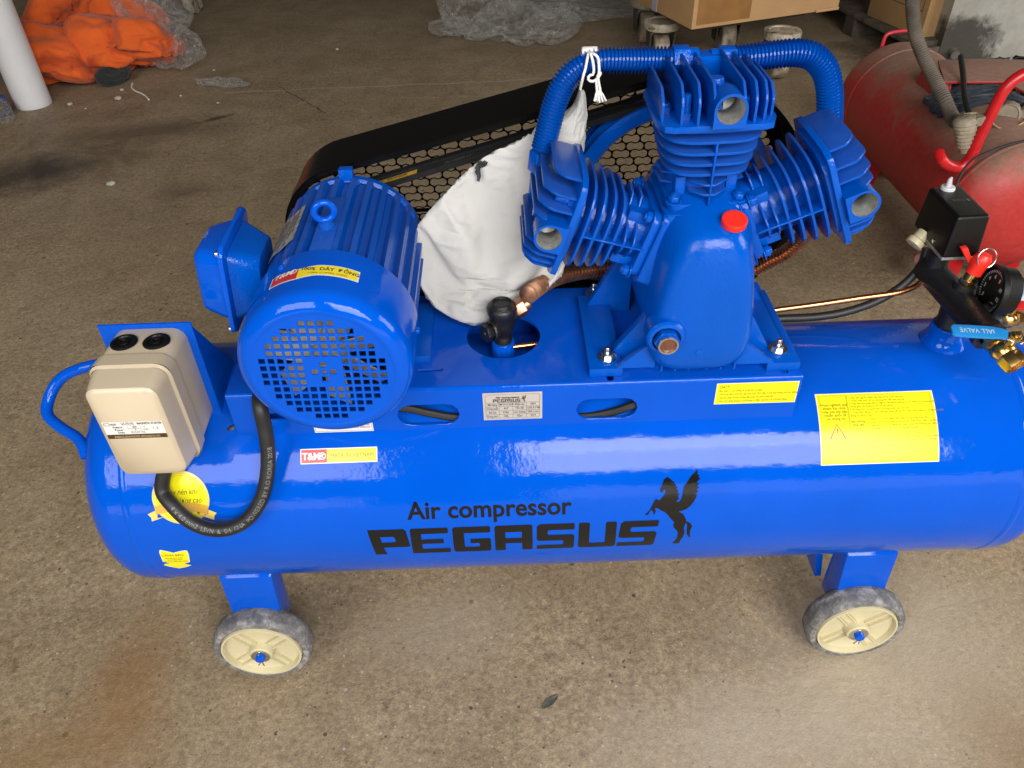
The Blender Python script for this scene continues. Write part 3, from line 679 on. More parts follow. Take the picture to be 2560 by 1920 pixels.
og = MB(); og.lathe([(.0126, .018), (.0126, .0215), (.0105, .0215), (.0102, .0185)], M, 28); mk('sight_glass_ring', og, simple('bare_aluminium', (.7, .68, .62), .3, 1.0), crank)
og = MB(); og.lathe([(.0103, .0188), (0, .0188)], M, 24); mk('sight_glass', og, simple('brown_oil_glass', (.13, .05, .03), .12, nscale=200, namt=.3), crank)
P = py(1746, 876, -.116); dl = MB(); M = frame(P, (0, -1, 0), (0, 0, 1)); dl.prism([circle(.0165, 20)], -.02, .003, M); dl.hexn(.006, .003, .006, M); mk('drain_lug', dl, CAST, crank, bevel=.0015)
fl_ = MB()
for k in range(6): fl_.box((PX-.040+.018*k+(.006 if k > 2 else 0), -.094, .586), (.0022, .02, .01))
mk('sump_fin', fl_, CAST, crank)
# one cylinder, built along local z; copies of every piece share the same meshes
def memo(fn):
    c = {}
    def g():
        if 0 not in c: c[0] = fn()
        return c[0]
    return g
def me_barrel():
    b = MB(); b.prism([rrect(.090, .108, .014, 4)], .0905, .1005)
    b.lathe([(.041, .10), (.0405, .188), (0, .188)], None, 40)
    for s_ in (-1, 1): b.box((s_*.030, 0, .112), (.012, .074, .03))
    return b.mesh('cylinder', 32, .0016, 2)
FIN = [(.1785, .059, .064), (.1645, .0565, .0625), (.151, .0535, .0605), (.138, .050, .058)]
def me_fin(a, b): 
    m_ = MB(); m_.prism([superell(a, b, 3.4, 44)], -.0016, .0016); return m_.mesh('cooling_fin', 40, .0012, 2)
finm = [me_fin(a, b) for _, a, b in FIN]
def me_short():
    m_ = MB(); m_.prism([[(-.022, .018), (-.022, -.046), (-.006, -.060), (.006, -.060), (.022, -.046), (.022, .018)]], -.0014, .0014)
    m_.prism([[(-.050, -.016), (-.036, -.022), (-.036, .022), (-.050, .016)]], -.0014, .0014); m_.prism([[(.050, -.016), (.036, -.022), (.036, .022), (.050, .016)]], -.0014, .0014)
    return m_.mesh('short_fin', 40, .0006, 1)
short = me_short()
def me_web():
    m_ = MB(); m_.hexa([(-.0013, -.0645, .1785), (.0013, -.0645, .1785), (.0013, -.036, .1785), (-.0013, -.036, .1785), (-.0013, -.0600, .100), (.0013, -.0600, .100), (.0013, -.036, .100), (-.0013, -.036, .100)][::1])
    return m_.mesh('cylinder_rib', 40, .0006, 1)
web = me_web()
def me_plate():
    m_ = MB(); o = [(-.050, -.0675), (.050, -.0675), (.0595, -.0635), (.066, -.047), (.068, 0), (.066, .047), (.058, .063), (.045, .0675), (-.045, .0675), (-.058, .063), (-.066, .047), (-.068, 0), (-.066, -.047), (-.0595, -.0635)]
    m_.prism([o], .1925, .1995); m_.prism([superell(.058, .060, 4, 40)], .188, .193); return m_.mesh('head_plate', 40, .0014, 2)
plate_ = me_plate()
HF = [(-.0605, .050, .80), (-.0415, .061, .97), (-.0245, .0655, 1.0), (-.0085, .0665, 1.0), (.0235, .0665, 1.0), (.037, .064, .97), (.0495, .0575, .92), (.060, .047, .78)]
def me_hf(d, hs, part=0):
    z0, z1 = .199, .199+.042*hs
    if part == 0: pr = [(-d, z0), (-d, z0+.024*hs), (-d+.004, z0+.031*hs), (-d+.015, z1-.001), (-d+.022, z1), (d-.012, z1), (d-.003, z1-.006), (d, z0+.022*hs), (d, z0)]
    else: pr = [(-d, z0), (-d, z0+.020), (-d+.004, z0+.027), (-.030, z0+.030), (-.024, z0+.026), (-.021, z0+.012), (-.021, z0)]
    m_ = MB(); m_.prism([pr], -.00165, .00165, Matrix(((0, 0, 1, 0), (1, 0, 0, 0), (0, 1, 0, 0), (0, 0, 0, 1)))); return m_.mesh('head_fin', 35, .0012, 2)
hfm = [me_hf(d, hs) for _, d, hs in HF]; hfs = me_hf(.0665, 1.0, 1)
def me_port(px_):
    m_ = MB(); M = frame((px_, -.0665, .2190), (0, -1, 0), (0, 0, 1))
    # block with a round top, bored through
    o = [(-.0175, -.0195), (.0175, -.0195)]+[(.0180*math.cos(t), .0180*math.sin(t)) for t in np.linspace(0, PI, 22)]
    m_.prism([o, circle(.0152, 32)], -.020, .011, M)
    prof = []
    for k in range(14): prof += [(.0151, .011-.0026*k), (.0142, .011-.0026*k-.0013)]
    m_.lathe([(.0, -.040), (.0150, -.036), (.0182, -.018)], M, 28)
    return m_.mesh('intake_port', 40)
def me_thread(px_):
    m_ = MB(); M = frame((px_, -.0665, .2190), (0, -1, 0), (0, 0, 1)); prof = [(.0152, .0105)]
    for k in range(13): prof += [(.0151, .0095-.0026*k), (.0142, .0095-.0026*k-.0013)]
    m_.lathe(prof+[(.0142, -.030), (.008, -.034), (0, -.034)], M, 32); return m_.mesh('port_thread', 40)
ports = {1: me_port(.0065), -1: me_port(-.0065)}; threads = {1: me_thread(.0065), -1: me_thread(-.0065)}
def me_stud(h):
    m_ = MB(); m_.lathe([(.0052, 0), (.0052, h*.5), (.0046, h*.52), (.0046, h*.9), (.004, h), (0, h)], None, 14); m_.hexn(.0075, 0, .006); return m_.mesh('head_stud', 35)
STUDS = [(x, y, me_stud(h)) for x, y, h in ((-.033, -.040, .026), (-.033, .040, .026), (.030, .040, .026), (.0305, -.043, .022), (-.052, -.020, .010), (.054, -.02, .010))]
m_ = MB(); m_.lathe([(.0085, 0), (.0085, .036), (.0075, .038), (0, .038)], None, 18); m_.hexa([(-.0085, -.012, 0), (.0085, -.012, 0), (.0085, 0, 0), (-.0085, 0, 0), (-.004, -.006, .026), (.004, -.006, .026), (.0085, 0, .030), (-.0085, 0, .030)]); STUDS.append((.0005, -.026, m_.mesh('head_boss', 35)))
m_ = MB(); m_.lathe([(.0105, 0), (.0105, .0015), (.007, .0015)], None, 16); m_.hexn(.0075, .0015, .0085); m_.lathe([(.0045, .0085), (.0045, .011), (0, .0115)], None, 12); fbolt = m_.mesh('flange_bolt', 35, .0006, 1)
barrel = me_barrel()
gk = MB(); gk.prism([rrect(.100, .120, .015, 4)], .0890, .0906); gkm = gk.mesh('gasket', 40, .0005, 1)
for a, nm in CYL:
    M = WC(a)
    cy = mk('cylinder', barrel, CAST, AC, M)
    mk('gasket', gkm, CAST, cy, M)
    for (z, _, _), mm in zip(FIN, finm): mk('cooling_fin', mm, FINB, cy, M @ Matrix.Translation((0, 0, z)))
    for z in (.1255, .1135): mk('short_fin', short, FINB, cy, M @ Matrix.Translation((0, 0, z)))
    mk('cylinder_rib', web, CAST, cy, M); [mk('flange_bolt', fbolt, CAST, cy, M @ Matrix.Translation((p_*.038, q_*.046, .1005))) for p_ in (-1, 1) for q_ in (-1, 1)]
    hd = mk('head_plate', plate_, CAST, AC, M)
    for (x, d, hs), mm in zip(HF, hfm): mk('head_fin', mm, FINB, hd, M @ Matrix.Translation((-x if nm == 'l' else x, 0, 0)))
    mk('intake_port', ports[-1 if nm == 'l' else 1], CAST, hd, M); mk('port_thread', threads[-1 if nm == 'l' else 1], THREADM, hd, M)
    for x, y, mm in STUDS: mk('head_stud' if mm.name.startswith('head_stud') else 'head_boss', mm, CAST, hd, M @ Matrix.Translation((x, y, .1995)))
# finned transfer pipes from the middle head to both sides, with their elbows
def finned(path, ri, ro, pitch, n=22):
    p = resample(smoothpath(path, .004), pitch/4.0); rad = []
    pts = []
    for i, q in enumerate(p): pts.append(q); rad.append(ro if i % 4 == 1 else ri)
    b = MB(); b.tube(pts, rad, n, True); return b
HY = .046
hl = finned([py(1690, 151, HY), py(1640, 150, HY), py(1570, 150, HY), py(1500, 152, HY), py(1452, 166, HY), py(1412, 205, HY), py(1386, 262, HY), py(1370, 325, HY), py(1358, 372, HY)], .0118, .0156, .0043)
mk('finned_pipe', hl, PIPEB, AC, sharp=25)
HY2 = .050
hr = finned([py(1838, 148, HY2), py(1880, 143, HY2), py(1940, 136, HY2), py(1990, 132, HY2), py(2030, 140, HY2), py(2060, 170, HY2), py(2073, 215, HY2), py(2075, 265, HY2), py(2074, 312, HY2)], .0122, .0162, .0044)
mk('finned_pipe', hr, PIPEB, AC, sharp=25)
for q, d, Y_ in (((1688, 150), (1, 0, 0), HY), ((1828, 150), (-1, 0, 0), HY2)):
    e = MB(); P = py(*q, Y_); e.hexn(.0172, -.004, .016, frame(P, d)); e.lathe([(.0135, .016), (.0135, .026), (0, .026)], frame(P, d), 20)
    mk('pipe_nut', e, CAST, AC, bevel=.0012)
e = MB(); P = py(1757, 160, .048); e.box(P, (.055, .03, .026)); mk('outlet_elbow', e, CAST, AC, bevel=.006, seg=3)
P = py(1357, 385, HY); e = MB(); M = frame(P, (-.12, 0, -1)); e.hexn(.0175, -.004, .022, M); e.lathe([(.0125, .02), (.0125, .06), (0, .06)], M, 20); mk('pipe_nut', e, CAST, AC, bevel=.0012)
P = py(2074, 318, HY2); e = MB(); M = frame(P, (0, 0, -1)); e.hexn(.0172, .0, .02, M); e.lathe([(.0125, .018), (.0125, .05), (0, .05)], M, 20); mk('pipe_nut', e, CAST, AC, bevel=.0012)
# bare finned discharge pipe behind the pump
pth = [py(1318, 738, .0), py(1345, 718, .03), py(1385, 695, .06), py(1440, 680, .085), py(1500, 672, .10), py(1560, 666, .105)]
mk('finned_discharge_pipe', finned(pth, .0085, .0130, .0062, 18), COPDULL, AC, sharp=25)
pth = [py(1890, 672, .10), py(1925, 652, .09), py(1960, 635, .08), py(1995, 606, .07), py(2020, 572, .06), py(2035, 530, .05)]
b = MB(); cpts = resample(smoothpath(pth, .004), .0056); b.tube(cpts, .0062, 12); mk('discharge_pipe', b, COPPER, AC)
b = MB()
for i in range(0, len(cpts)-1, 1):
    d = (cpts[min(i+1, len(cpts)-1)]-cpts[max(i-1, 0)]); b.lathe([(.006, -.0002), (.0120, -.0002), (.0120, .0002), (.006, .0002)], frame(cpts[i], d), 18)
mk('pipe_fin', b, COPDULL, AC, smooth=False)
# ------------------------------------------------------------------ check valve in the round hole
vx, vy = -.0045, -.006
b = MB(); b.lathe([(.0165, .525), (.0165, .566), (.0155, .5675), (.0125, .5675)], Matrix.Translation((vx, vy, 0)), 28); mk('check_valve_socket', b, BLUE, AC)
b = MB(); b.lathe([(.0120, .560), (.0130, .572), (.0105, .576), (.0105, .582), (.0165, .590), (.0185, .600), (.0185, .612), (.0205, .616), (.0215, .624), (.0195, .628), (.0170, .629), (.0150, .633), (.013, .634), (.012, .6305), (0, .630)], Matrix.Translation((vx, vy, 0)), 28)
va = mk('check_valve', b, IRON, AC, sharp=45)
M = frame((vx-.012, vy-.010, .594), (-.75, -.62, .12)); b = MB(); b.lathe([(.0145, 0), (.0150, .006), (.0135, .008)], M, 24); b.hexn(.0125, .007, .018, M); b.lathe([(.004, .018), (.003, .0195), (0, .0195)], M, 12); mk('valve_plug', b, IRON, va, bevel=.0008)
M = frame((vx+.012, vy+.004, .612), (.9, .30, .38)); b = MB(); b.lathe([(.013, -.004), (.0125, .008)], M, 20); mk('valve_outlet', b, IRON, va)
b = MB(); b.hexn(.0140, .007, .022, M); b.lathe([(.0100, .022), (.0098, .030), (0, .030)], M, 18); mk('union_nut', b, simple('tarnished_copper_nut', (.38, .20, .13), .3, .9, nscale=60, namt=.3), va, bevel=.001)
b = MB(); b.tube(resample([Vector((vx+.012, vy-.004, .5705-.012)), Vector((.20, .02, .5555))], .02), .0043, 12); mk('unloader_pipe', b, COPPER, AC)
# pipe and cable that come out on the right and run to the pressure switch
def ypath(pts): return [py(*q) for q in pts]
b = MB(); b.tube(resample(smoothpath(ypath([(1915, 778, .055), (1960, 772, .055), (2050, 760, .055), (2150, 745, .055), (2230, 734, .055), (2270, 724, .058), (2300, 708, .062), (2318, 680, .066), (2328, 655, .07)]), .006), .008), .0043, 12); mk('unloader_pipe', b, COPPER, AC)
b = MB(); b.tube(resample(smoothpath(ypath([(1900, 800, .06), (1960, 796, .06), (2030, 793, .06), (2100, 783, .06), (2170, 762, .06), (2230, 732, .062), (2275, 697, .066), (2305, 660, .07), (2318, 620, .075)]), .006), .008), .0062, 12); mk('power_cable', b, RUBBER, AC)
b = MB(); b.tube(resample(smoothpath(ypath([(2332, 630, .062), (2338, 645, .062), (2325, 668, .064)]), .004), .005), .0040, 10); b.tube(resample(smoothpath(ypath([(2345, 632, .058), (2347, 650, .058), (2335, 672, .06)]), .004), .005), .0040, 10); mk('switch_pipe', b, COPPER, AC)
# cables seen through the hand holes
b = MB(); b.tube(resample(smoothpath([Vector((-.30, -.085, .535)), py(990, 1018, -.0985), py(1070, 1032, -.0985), py(1150, 1044, -.0985), Vector((.0, -.0985, .508)), py(1440, 1042, -.0985), py(1520, 1032, -.0985), py(1590, 1010, -.0985), Vector((.28, -.07, .545)), Vector((.34, .02, .55))], .008), .01), .0058, 10); mk('power_cable', b, RUBBER, AC)

# ------------------------------------------------------------------ magnetic starter box on its bracket, left end of the tank
bx0, bx1, bz0, bz1 = -.4975, -.4075, .512, .664; bcx, bcz = (bx0+bx1)/2, (bz0+bz1)/2
b = MB(); b.prism([[(-.516, .445), (-.398, .445), (-.398, .670), (-.516, .670)]], -.0835, -.080, XZ); mk('bracket_plate', b, BLUE, AC, bevel=.0006, seg=1)
b = MB(); b.prism([[(-.0815, .43), (.03, .43), (.03, .50), (-.0815, .665)]], -.4015, -.398, Matrix(((0, 0, 1, 0), (1, 0, 0, 0), (0, 1, 0, 0), (0, 0, 0, 1)))); mk('bracket_side', b, BLUE, AC, bevel=.0006, seg=1)
MBx = frame((bcx, -.0835, bcz), (0, -1, 0), (0, 0, 1)); w_, h_ = bx1-bx0, bz1-bz0
b = MB(); tapered(b, w_, h_, w_, h_, .0, .062, .016, MBx, 5); st = mk('starter_box', b, BEIGE, AC, bevel=.002)
b = MB()
tapered(b, w_+.008, h_+.006, w_+.008, h_+.006, .058, .078, .018, MBx, 5, False); A = rrect(w_+.008, h_+.006, .018, 5)
tapered(b, w_+.008, h_+.006, w_+.002, h_+.0, .078, .0815, .018, MBx, 5, False); tapered(b, w_+.002, h_, w_-.006, h_-.010, .0815, .112, .016, MBx, 5, False)
tapered(b, w_-.006, h_-.010, w_-.014, h_-.018, .112, .1165, .014, MBx, 5, True)
mk('starter_box_lid', b, BEIGE, st, sharp=62)
for px_ in (-.020, .020):
    M = Matrix.Translation((bcx+px_, -.0835-.030, bz1)); b = MB(); b.lathe([(.0165, -.002), (.0165, .0015), (.0145, .003), (.0115, .0028), (.0105, .0005), (.0065, .0005), (.0060, .003), (.0045, .0032), (.0040, .0012), (0, .0012)], M, 28); mk('rubber_grommet', b, BLACKPL, st)
def onlid(x, z, lift=0): return (bcx+x, -.0835-.1165-.0006-lift, bcz+z)
lidM = lambda lift: (lambda x, y, z: onlid(x, y, lift+z))
lx, lz = .001, .010                                                  # label centre on the lid
b = MB(); rect2(b, lx-.036, lz-.014, lx+.036, lz+.013); b.map(lidM(0)); ls = mk('starter_label', b, WHITEL, st, smooth=False)
b = MB(); rect2(b, lx-.036, lz-.0140, lx+.036, lz-.0072); b.map(lidM(.0003)); mk('label_band', b, simple('dark_gold_band', (.06, .035, .012), .3), ls, smooth=False)
b = MB(); addtext(b, 'ZHEJIANG DELIXI ELECTRIC APPLIANCE CO.,LTD', lx, lz-.0122, .0042, 'CENTER', .60, .01); b.map(lidM(.0006)); mk('label_band_print', b, simple('pale_gold_ink', (.55, .42, .24), .4), ls, smooth=False)
b = MB()
addtext(b, 'DELIXI', lx-.0265, lz+.0078, .0040, xs=.6, bold=.03); addtext(b, 'QCX5(10)', lx-.0135, lz+.0082, .0056, xs=.62, bold=.01); addtext(b, 'MAGNETIC STARTER', lx+.0055, lz+.0082, .0048, xs=.66, bold=.03)
for i, t in enumerate(('Voltage :', 'Power :', 'Date :')): addtext(b, t, lx-.0115, lz+.0030-.0043*i, .0044, 'RIGHT', .9, .02)
addtext(b, '380', lx+.001, lz+.0030, .0042, 'CENTER', .9); addtext(b, '4', lx+.001, lz-.0013, .0042, 'CENTER'); addtext(b, '2019.N7.706', lx-.006, lz-.0056, .0042, xs=.8)
addtext(b, 'V', lx+.0115, lz+.0030, .0042); addtext(b, 'kW', lx+.0105, lz-.0013, .0042); addtext(b, 'C E', lx+.022, lz-.0005, .0062, xs=.8)
outline2(b, lx-.0345, lz+.0070, lx-.0275, lz+.0115, .0006); addtext(b, '/', lx-.033, lz+.0078, .004)
for k in range(2): outline2(b, lx-.0075, lz+.0022-.0043*k, lx+.0085, lz+.0062-.0043*k, .0002)
b.map(lidM(.0003)); mk('label_print', b, GREYINK, ls, smooth=False)
# thick supply cable from the box to the motor, hanging in front of the tank
cpt = [(bcx-.005, -.155, bz0+.02), (bcx-.004, -.158, bz0-.01)] + [tuple(py(*q)) for q in ((405, 1222, -.170), (430, 1262, -.186), (470, 1300, -.196), (520, 1322, -.200), (572, 1322, -.200), (618, 1298, -.195), (652, 1250, -.184), (668, 1190, -.170), (670, 1130, -.158), (662, 1070, -.148), (650, 1015, -.140))] + [(-.325, -.11, .575), (-.315, -.06, .60)]
cpath = resample(smoothpath(cpt, .004), .005)
b = MB(); b.tube(cpath, .0098, 16); cab = mk('power_cable', b, RUBBER, AC)
# lettering printed along the cable
cl = [0]
for a_, c_ in zip(cpath, cpath[1:]): cl.append(cl[-1]+(c_-a_).length)
def oncable(x, y, z):
    i = 0
    while i < len(cl)-2 and cl[i+1] < x: i += 1
    t = (x-cl[i])/(cl[i+1]-cl[i]); p = cpath[i].lerp(cpath[i+1], t); d = (cpath[i+1]-cpath[i]).normalized(); v = (CAM-p).normalized()
    v = (v-d*v.dot(d)).normalized(); w = v.cross(d); an = y/.0098+OFFA
    return p+(v*math.cos(an)+w*math.sin(an))*(.0098+.0003)
OFFA = -0.25
b = MB(); addtext(b, '4 x 4.0 mm2  LSVN  &  SH-VINA  POWERED BY R.O KOREA 2018', .105, -.0028, .0085, xs=.98); b.cut(0, .004); b.map(oncable); mk('cable_print', b, simple('faint_cable_print', (.20, .20, .19), .5), cab, smooth=False)
b = MB(); b.tube(resample(smoothpath(ypath([(500, 1100, -.11), (530, 1092, -.105), (560, 1082, -.10), (584, 1070, -.098), (610, 1050, -.08)]), .005), .006), .0055, 10); mk('power_cable', b, RUBBER, AC)

# ------------------------------------------------------------------ pressure switch, manifold, gauge, valves on the right end of the tank
sx_, sy_ = .6385, .004
b = MB(); b.lathe([(.034, .500), (.032, .532), (.0275, .540), (.0235, .548), (.0228, .5610), (.0215, .5625), (.0190, .5625)], Matrix.Translation((sx_, sy_, 0)), 36); mk('manifold_socket', b, BLUE, AC, sharp=60)
m0, m1 = Vector((.6145, .068, .6225)), Vector((.640, -.083, .6035)); md = (m1-m0).normalized()
b = MB(); L_ = (m1-m0).length
b.lathe([(0, -.002), (.016, -.002), (.0195, .002), (.0200, .02), (.0200, L_-.012), (.0215, L_-.010), (.0220, L_), (.013, L_), (.013, L_-.01)], frame(m0, md), 32)
b.lathe([(.0165, .5570), (.0195, .561), (.0195, .566), (.0175, .572), (.0190, .595), (.0195, .612)], Matrix.Translation((sx_, sy_, 0)) @ Matrix.Rotation(0, 4, 'Y'), 28)
b.lathe([(.017, .610), (.015, .640), (.0155, .6425), (.0155, .6495), (.010, .6495)], Matrix.Translation((m0.x+.003, m0.y-.018, .005)), 24)
sv = m0+md*.075
b.lathe([(.016, 0), (.0140, .017), (.0145, .0185), (.0145, .0245), (.008, .0245)], frame(sv, (.25, 0, 1)), 24)
b.lathe([(.015, 0), (.0120, .022), (.0125, .0235), (.0125, .0285), (.007, .0285)], frame(m0+md*.112, (.95, -.1, .32)), 24)
b.lathe([(.014, 0), (.0115, .024), (.0125, .0255), (.0125, .0325), (.007, .0325)], frame(m0+md*.128, (1, .25, -.05)), 24)
man = mk('manifold', b, IRON, AC, sharp=50)
# switch: tapered housing turned square to the tank
zt0, zt1 = .667, .7285
b = MB(); c8 = lambda z, g: [(.6005-g, .0145-g, z), (.6465+g, .0165-g, z), (.6480+g, .1070+g, z), (.6010-g, .1050+g, z)]
b.hexa(c8(zt0, .0025)+c8(zt1, -.0005)); ps = mk('pressure_switch', b, BLACKPL, AC, bevel=.0052, seg=4)
b = MB(); b.box((.624, .06, .663), (.042, .080, .007)); b.box((.640, .016, .661), (.010, .012, .008)); mk('switch_base', b, simple('die_cast_zinc', (.55, .55, .53), .4, .8, nscale=80, namt=.2), ps, bevel=.001)
b = MB(); M = Matrix.Translation((m0.x+.003, m0.y-.018, .640)); b.hexn(.0105, .004, .0135, M); b.lathe([(.008, .0135), (.008, .026), (0, .026)], M, 16); mk('switch_nipple', b, BRASS, ps, bevel=.0006)
b = MB(); M = frame((.598, .075, .669), (-.55, -.25, -.55)); b.lathe([(.010, -.004), (.010, .008), (.0125, .010), (.0125, .018), (.009, .019), (0, .019)], M, 18); mk('cable_gland', b, CREAM, ps)
b = MB(); M = Matrix.Translation((.6235, .096, zt1)); b.lathe([(.0098, -.001), (.0095, .003), (.0088, .0045), (0, .0045)], M, 24); b.hexa([(.6175, .094, zt1+.004), (.6195, .0905, zt1+.004), (.630, .0985, zt1+.004), (.628, .1015, zt1+.004), (.6185, .095, zt1+.016), (.6200, .092, zt1+.016), (.626, .097, zt1+.0175), (.6245, .0995, zt1+.0175)]); mk('switch_knob', b, simple('grey_knob_plastic', (.50, .50, .52), .4), ps, bevel=.0012)
b = MB(); addtext(b, 'AUTO ● O', 0, 0, .0085, 'CENTER', .8, .01); b.map(lambda x, y, z: (.630+x*.9, .058+y*1.2, zt1+.0004)); mk('switch_print', b, simple('embossed_black', (.05, .05, .05), .15), ps, smooth=False)
b = MB(); M = frame((.5985, .045, .676), (-1, 0, 0)); b.lathe([(.0028, -.002), (.0028, .0012), (0, .0016)], M, 12); mk('housing_screw', b, STEEL, ps)
# safety valve
M = frame(sv+Vector((.25, 0, 1)).normalized()*.0245, (.25, 0, 1)); b = MB(); b.hexn(.0105, 0, .007, M); b.lathe([(.0085, .007), (.0085, .020), (0, .020)], M, 20); sfv = mk('safety_valve', b, BRASS, AC, bevel=.0006)
b = MB(); b.lathe([(.0108, .018), (.0108, .029), (.0120, .034), (.0120, .041), (.0085, .047), (.004, .0485), (0, .0485)], M, 26); mk('safety_valve_cap', b, REDP, sfv)
b = MB(); c_ = M @ Vector((0, 0, .0445)); b.tube([c_+Vector((.0125*math.cos(t), .004*math.sin(t)-.006, .0125*math.sin(t))) for t in np.linspace(0, 2*PI, 29)], .0009, 8, False); mk('pull_ring', b, STEEL, sfv)
b = MB(); c0 = M @ Vector((-.009, .01, .036)); b.hexa([tuple(c0+Vector(q)) for q in ((-.002, -.004, -.010), (.008, -.004, -.016), (.008, .004, -.016), (-.002, .004, -.010), (-.020, -.004, .014), (-.012, -.004, .016), (-.012, .004, .016), (-.020, .004, .014))]); mk('safety_valve_tag', b, REDP, sfv, bevel=.001)
# gauge
gc = py(2488, 727, -.03); gd_ = Vector((-.56, -.62, .30)).normalized()
gd_ = Vector((-1, .08, .10)).normalized(); M = frame(gc, gd_, (0, 0, 1))
b = MB(); b.lathe([(0, -.020), (.027, -.020), (.0325, -.017), (.0340, .0), (.0362, .002), (.0362, .0095), (.0350, .0105), (.0325, .0105), (.0300, .004)], M, 48); ga = mk('pressure_gauge', b, BLACKPL, AC, sharp=40)
b = MB(); b.lathe([(.0310, .0042), (0, .0042)], M, 40); mk('gauge_dial', b, simple('black_dial', (.006, .006, .007), .35), ga)
b = MB()
for k, t in enumerate(('0', '2', '4', '6', '8', '10', '12', '15')):
    an = R_(225-270*k/7); addtext(b, t, .019*math.cos(an), .019*math.sin(an)-.0026, .0075, 'CENTER', .9, .02); 
    for q in range(5):
        a2 = R_(225-270*(k+q/5)/7)
        if k == 7 and q: break
        b.prism([[(.0245, -.0004), (.0275, -.0004), (.0275, .0004), (.0245, .0004)]], 0, .0002, Matrix.Rotation(a2, 4, 'Z'))
b.v = [tuple(M @ Matrix.Translation((0, 0, .0046)) @ Vector(p)) for p in b.v]; mk('gauge_print', b, WHITEP, ga, smooth=False)
b = MB(); b.lathe([(.0322, .0075), (0, .0078)], M, 40); mk('gauge_glass', b, GLASSM, ga)
b = MB(); ge = m0+md*.112+Vector((.95, -.1, .32)).normalized()*.026; gb_ = gc-gd_*.012+Vector((0, 0, -.012)); b.hexn(.0085, 0, .008, frame(ge, (.95, -.1, .32))); b.tube([ge, gb_], .006, 14); mk('gauge_stem', b, BRASS, ga)
# front ball valve with its blue lever
v0 = m1+md*.0; M = frame(v0, (md+Vector((.22, -.02, -.18))).normalized(), (0, 0, 1))
b = MB(); b.lathe([(.0095, -.004), (.0095, .006)], M, 20); b.prism([circle(.0150, 8)], .004, .014, M)
b.lathe([(.0120, .014), (.0140, .017), (.0155, .024), (.0140, .031), (.0125, .034)], M, 28)
o = circle(.0165, 8, ph=PI/8); b.prism([o, circle(.0115, 24)], .034, .052, M); b.lathe([(.0115, .052), (.0112, .046), (.0104, .0452), (.0104, .040), (.007, .036), (0, .036)], M, 24)
su = M @ Vector((0, .013, .024)); b.lathe([(.0065, 0), (.0060, .010)], frame(su, M.to_3x3() @ Vector((0, 1, 0))), 18)
bvo = mk('ball_valve', b, BRASS, AC, sharp=30, bevel=.0006)
lv = M.to_3x3() @ Vector((0, 1, 0)); top_ = su+lv*.0125
b = MB(); b.hexn(.0078, .001, .0065, frame(top_, lv)); b.lathe([(.004, .0065), (.004, .010), (0, .010)], frame(top_, lv), 14); mk('lever_nut', b, BRASS, bvo, bevel=.0006)
# lever: a strip from the stem to the left, then a raised blue sleeve
tip = py(2378, 826, v0.y-.010); mid = py(2480, 832, v0.y-.018); 
def strip(mb, pts, w, th, upv):
    n = len(pts); V = []
    for i, p in enumerate(pts):
        d = (pts[min(i+1, n-1)]-pts[max(i-1, 0)]).normalized(); sd = d.cross(upv).normalized(); nn = sd.cross(d)
        for a_, c_ in ((-1, -1), (1, -1), (1, 1), (-1, 1)): V.append(p+sd*(a_*w[i]/2)+nn*(c_*th/2))
    F = [(i*4+a_, i*4+(a_+1) % 4, (i+1)*4+(a_+1) % 4, (i+1)*4+a_) for i in range(n-1) for a_ in range(4)]+[(3, 2, 1, 0), tuple((n-1)*4+k for k in range(4))]
    mb.add(V, F)
upv = Vector((.05, -.25, 1)).normalized()
b = MB(); strip(b, [top_+Vector((.014, .002, -.006)), top_+Vector((.012, .002, .0015)), top_+Vector((-.004, 0, .0015)), top_+Vector((-.010, .002, .004))], [.014, .016, .017, .016], .0022, upv); mk('lever_plate', b, STEEL, bvo, bevel=.0003, seg=1)
b = MB(); q0 = top_+Vector((-.008, .002, .003)); strip(b, [q0, q0.lerp(mid, .45)+Vector((0, 0, .001)), mid, mid.lerp(tip, .5), mid.lerp(tip, .93), tip], [.015, .017, .0195, .020, .0185, .012], .0042, upv); lvo = mk('lever_sleeve', b, simple('sky_blue_vinyl', (.015, .22, .56), .3), bvo, bevel=.0014)
b = MB(); addtext(b, 'BALL VALVE', 0, -.0035, .0105, 'CENTER', .80, .005); dl_ = (tip-mid).normalized(); sd = dl_.cross(upv).normalized(); nn = sd.cross(dl_); cc = mid.lerp(tip, .36)
b.map(lambda x, y, z: cc+dl_*x-sd*y+nn*.00245); mk('lever_lettering', b, simple('faded_white_ink', (.45, .55, .62), .4), lvo, smooth=False)
# rear ball valve with red lever
r0_ = m0+md*.128+Vector((1, .25, -.05)).normalized()*.0325; M = frame(r0_, (1, .25, -.05), (0, 0, 1))
b = MB(); b.hexn(.0115, 0, .007, M); b.lathe([(.0090, .007), (.0120, .012), (.0125, .018), (.0105, .024)], M, 24); b.hexn(.0120, .024, .036, M); b.lathe([(.0055, 0), (.0055, .011)], frame(M @ Vector((0, .010, .016)), M.to_3x3() @ Vector((0, 1, 0))), 16); rbv = mk('ball_valve', b, BRASS, AC, bevel=.0006, sharp=30)
q0 = M @ Vector((0, .022, .016)); b = MB(); strip(b, [q0+Vector((-.006, 0, .0)), q0+Vector((.010, -.001, .0)), q0+Vector((.030, -.004, -.004)), q0+Vector((.055, -.012, -.012))], [.013, .015, .018, .018], .004, Vector((0, -.3, 1))); mk('lever_sleeve', b, simple('red_vinyl', (.50, .015, .015), .35), rbv, bevel=.0013)

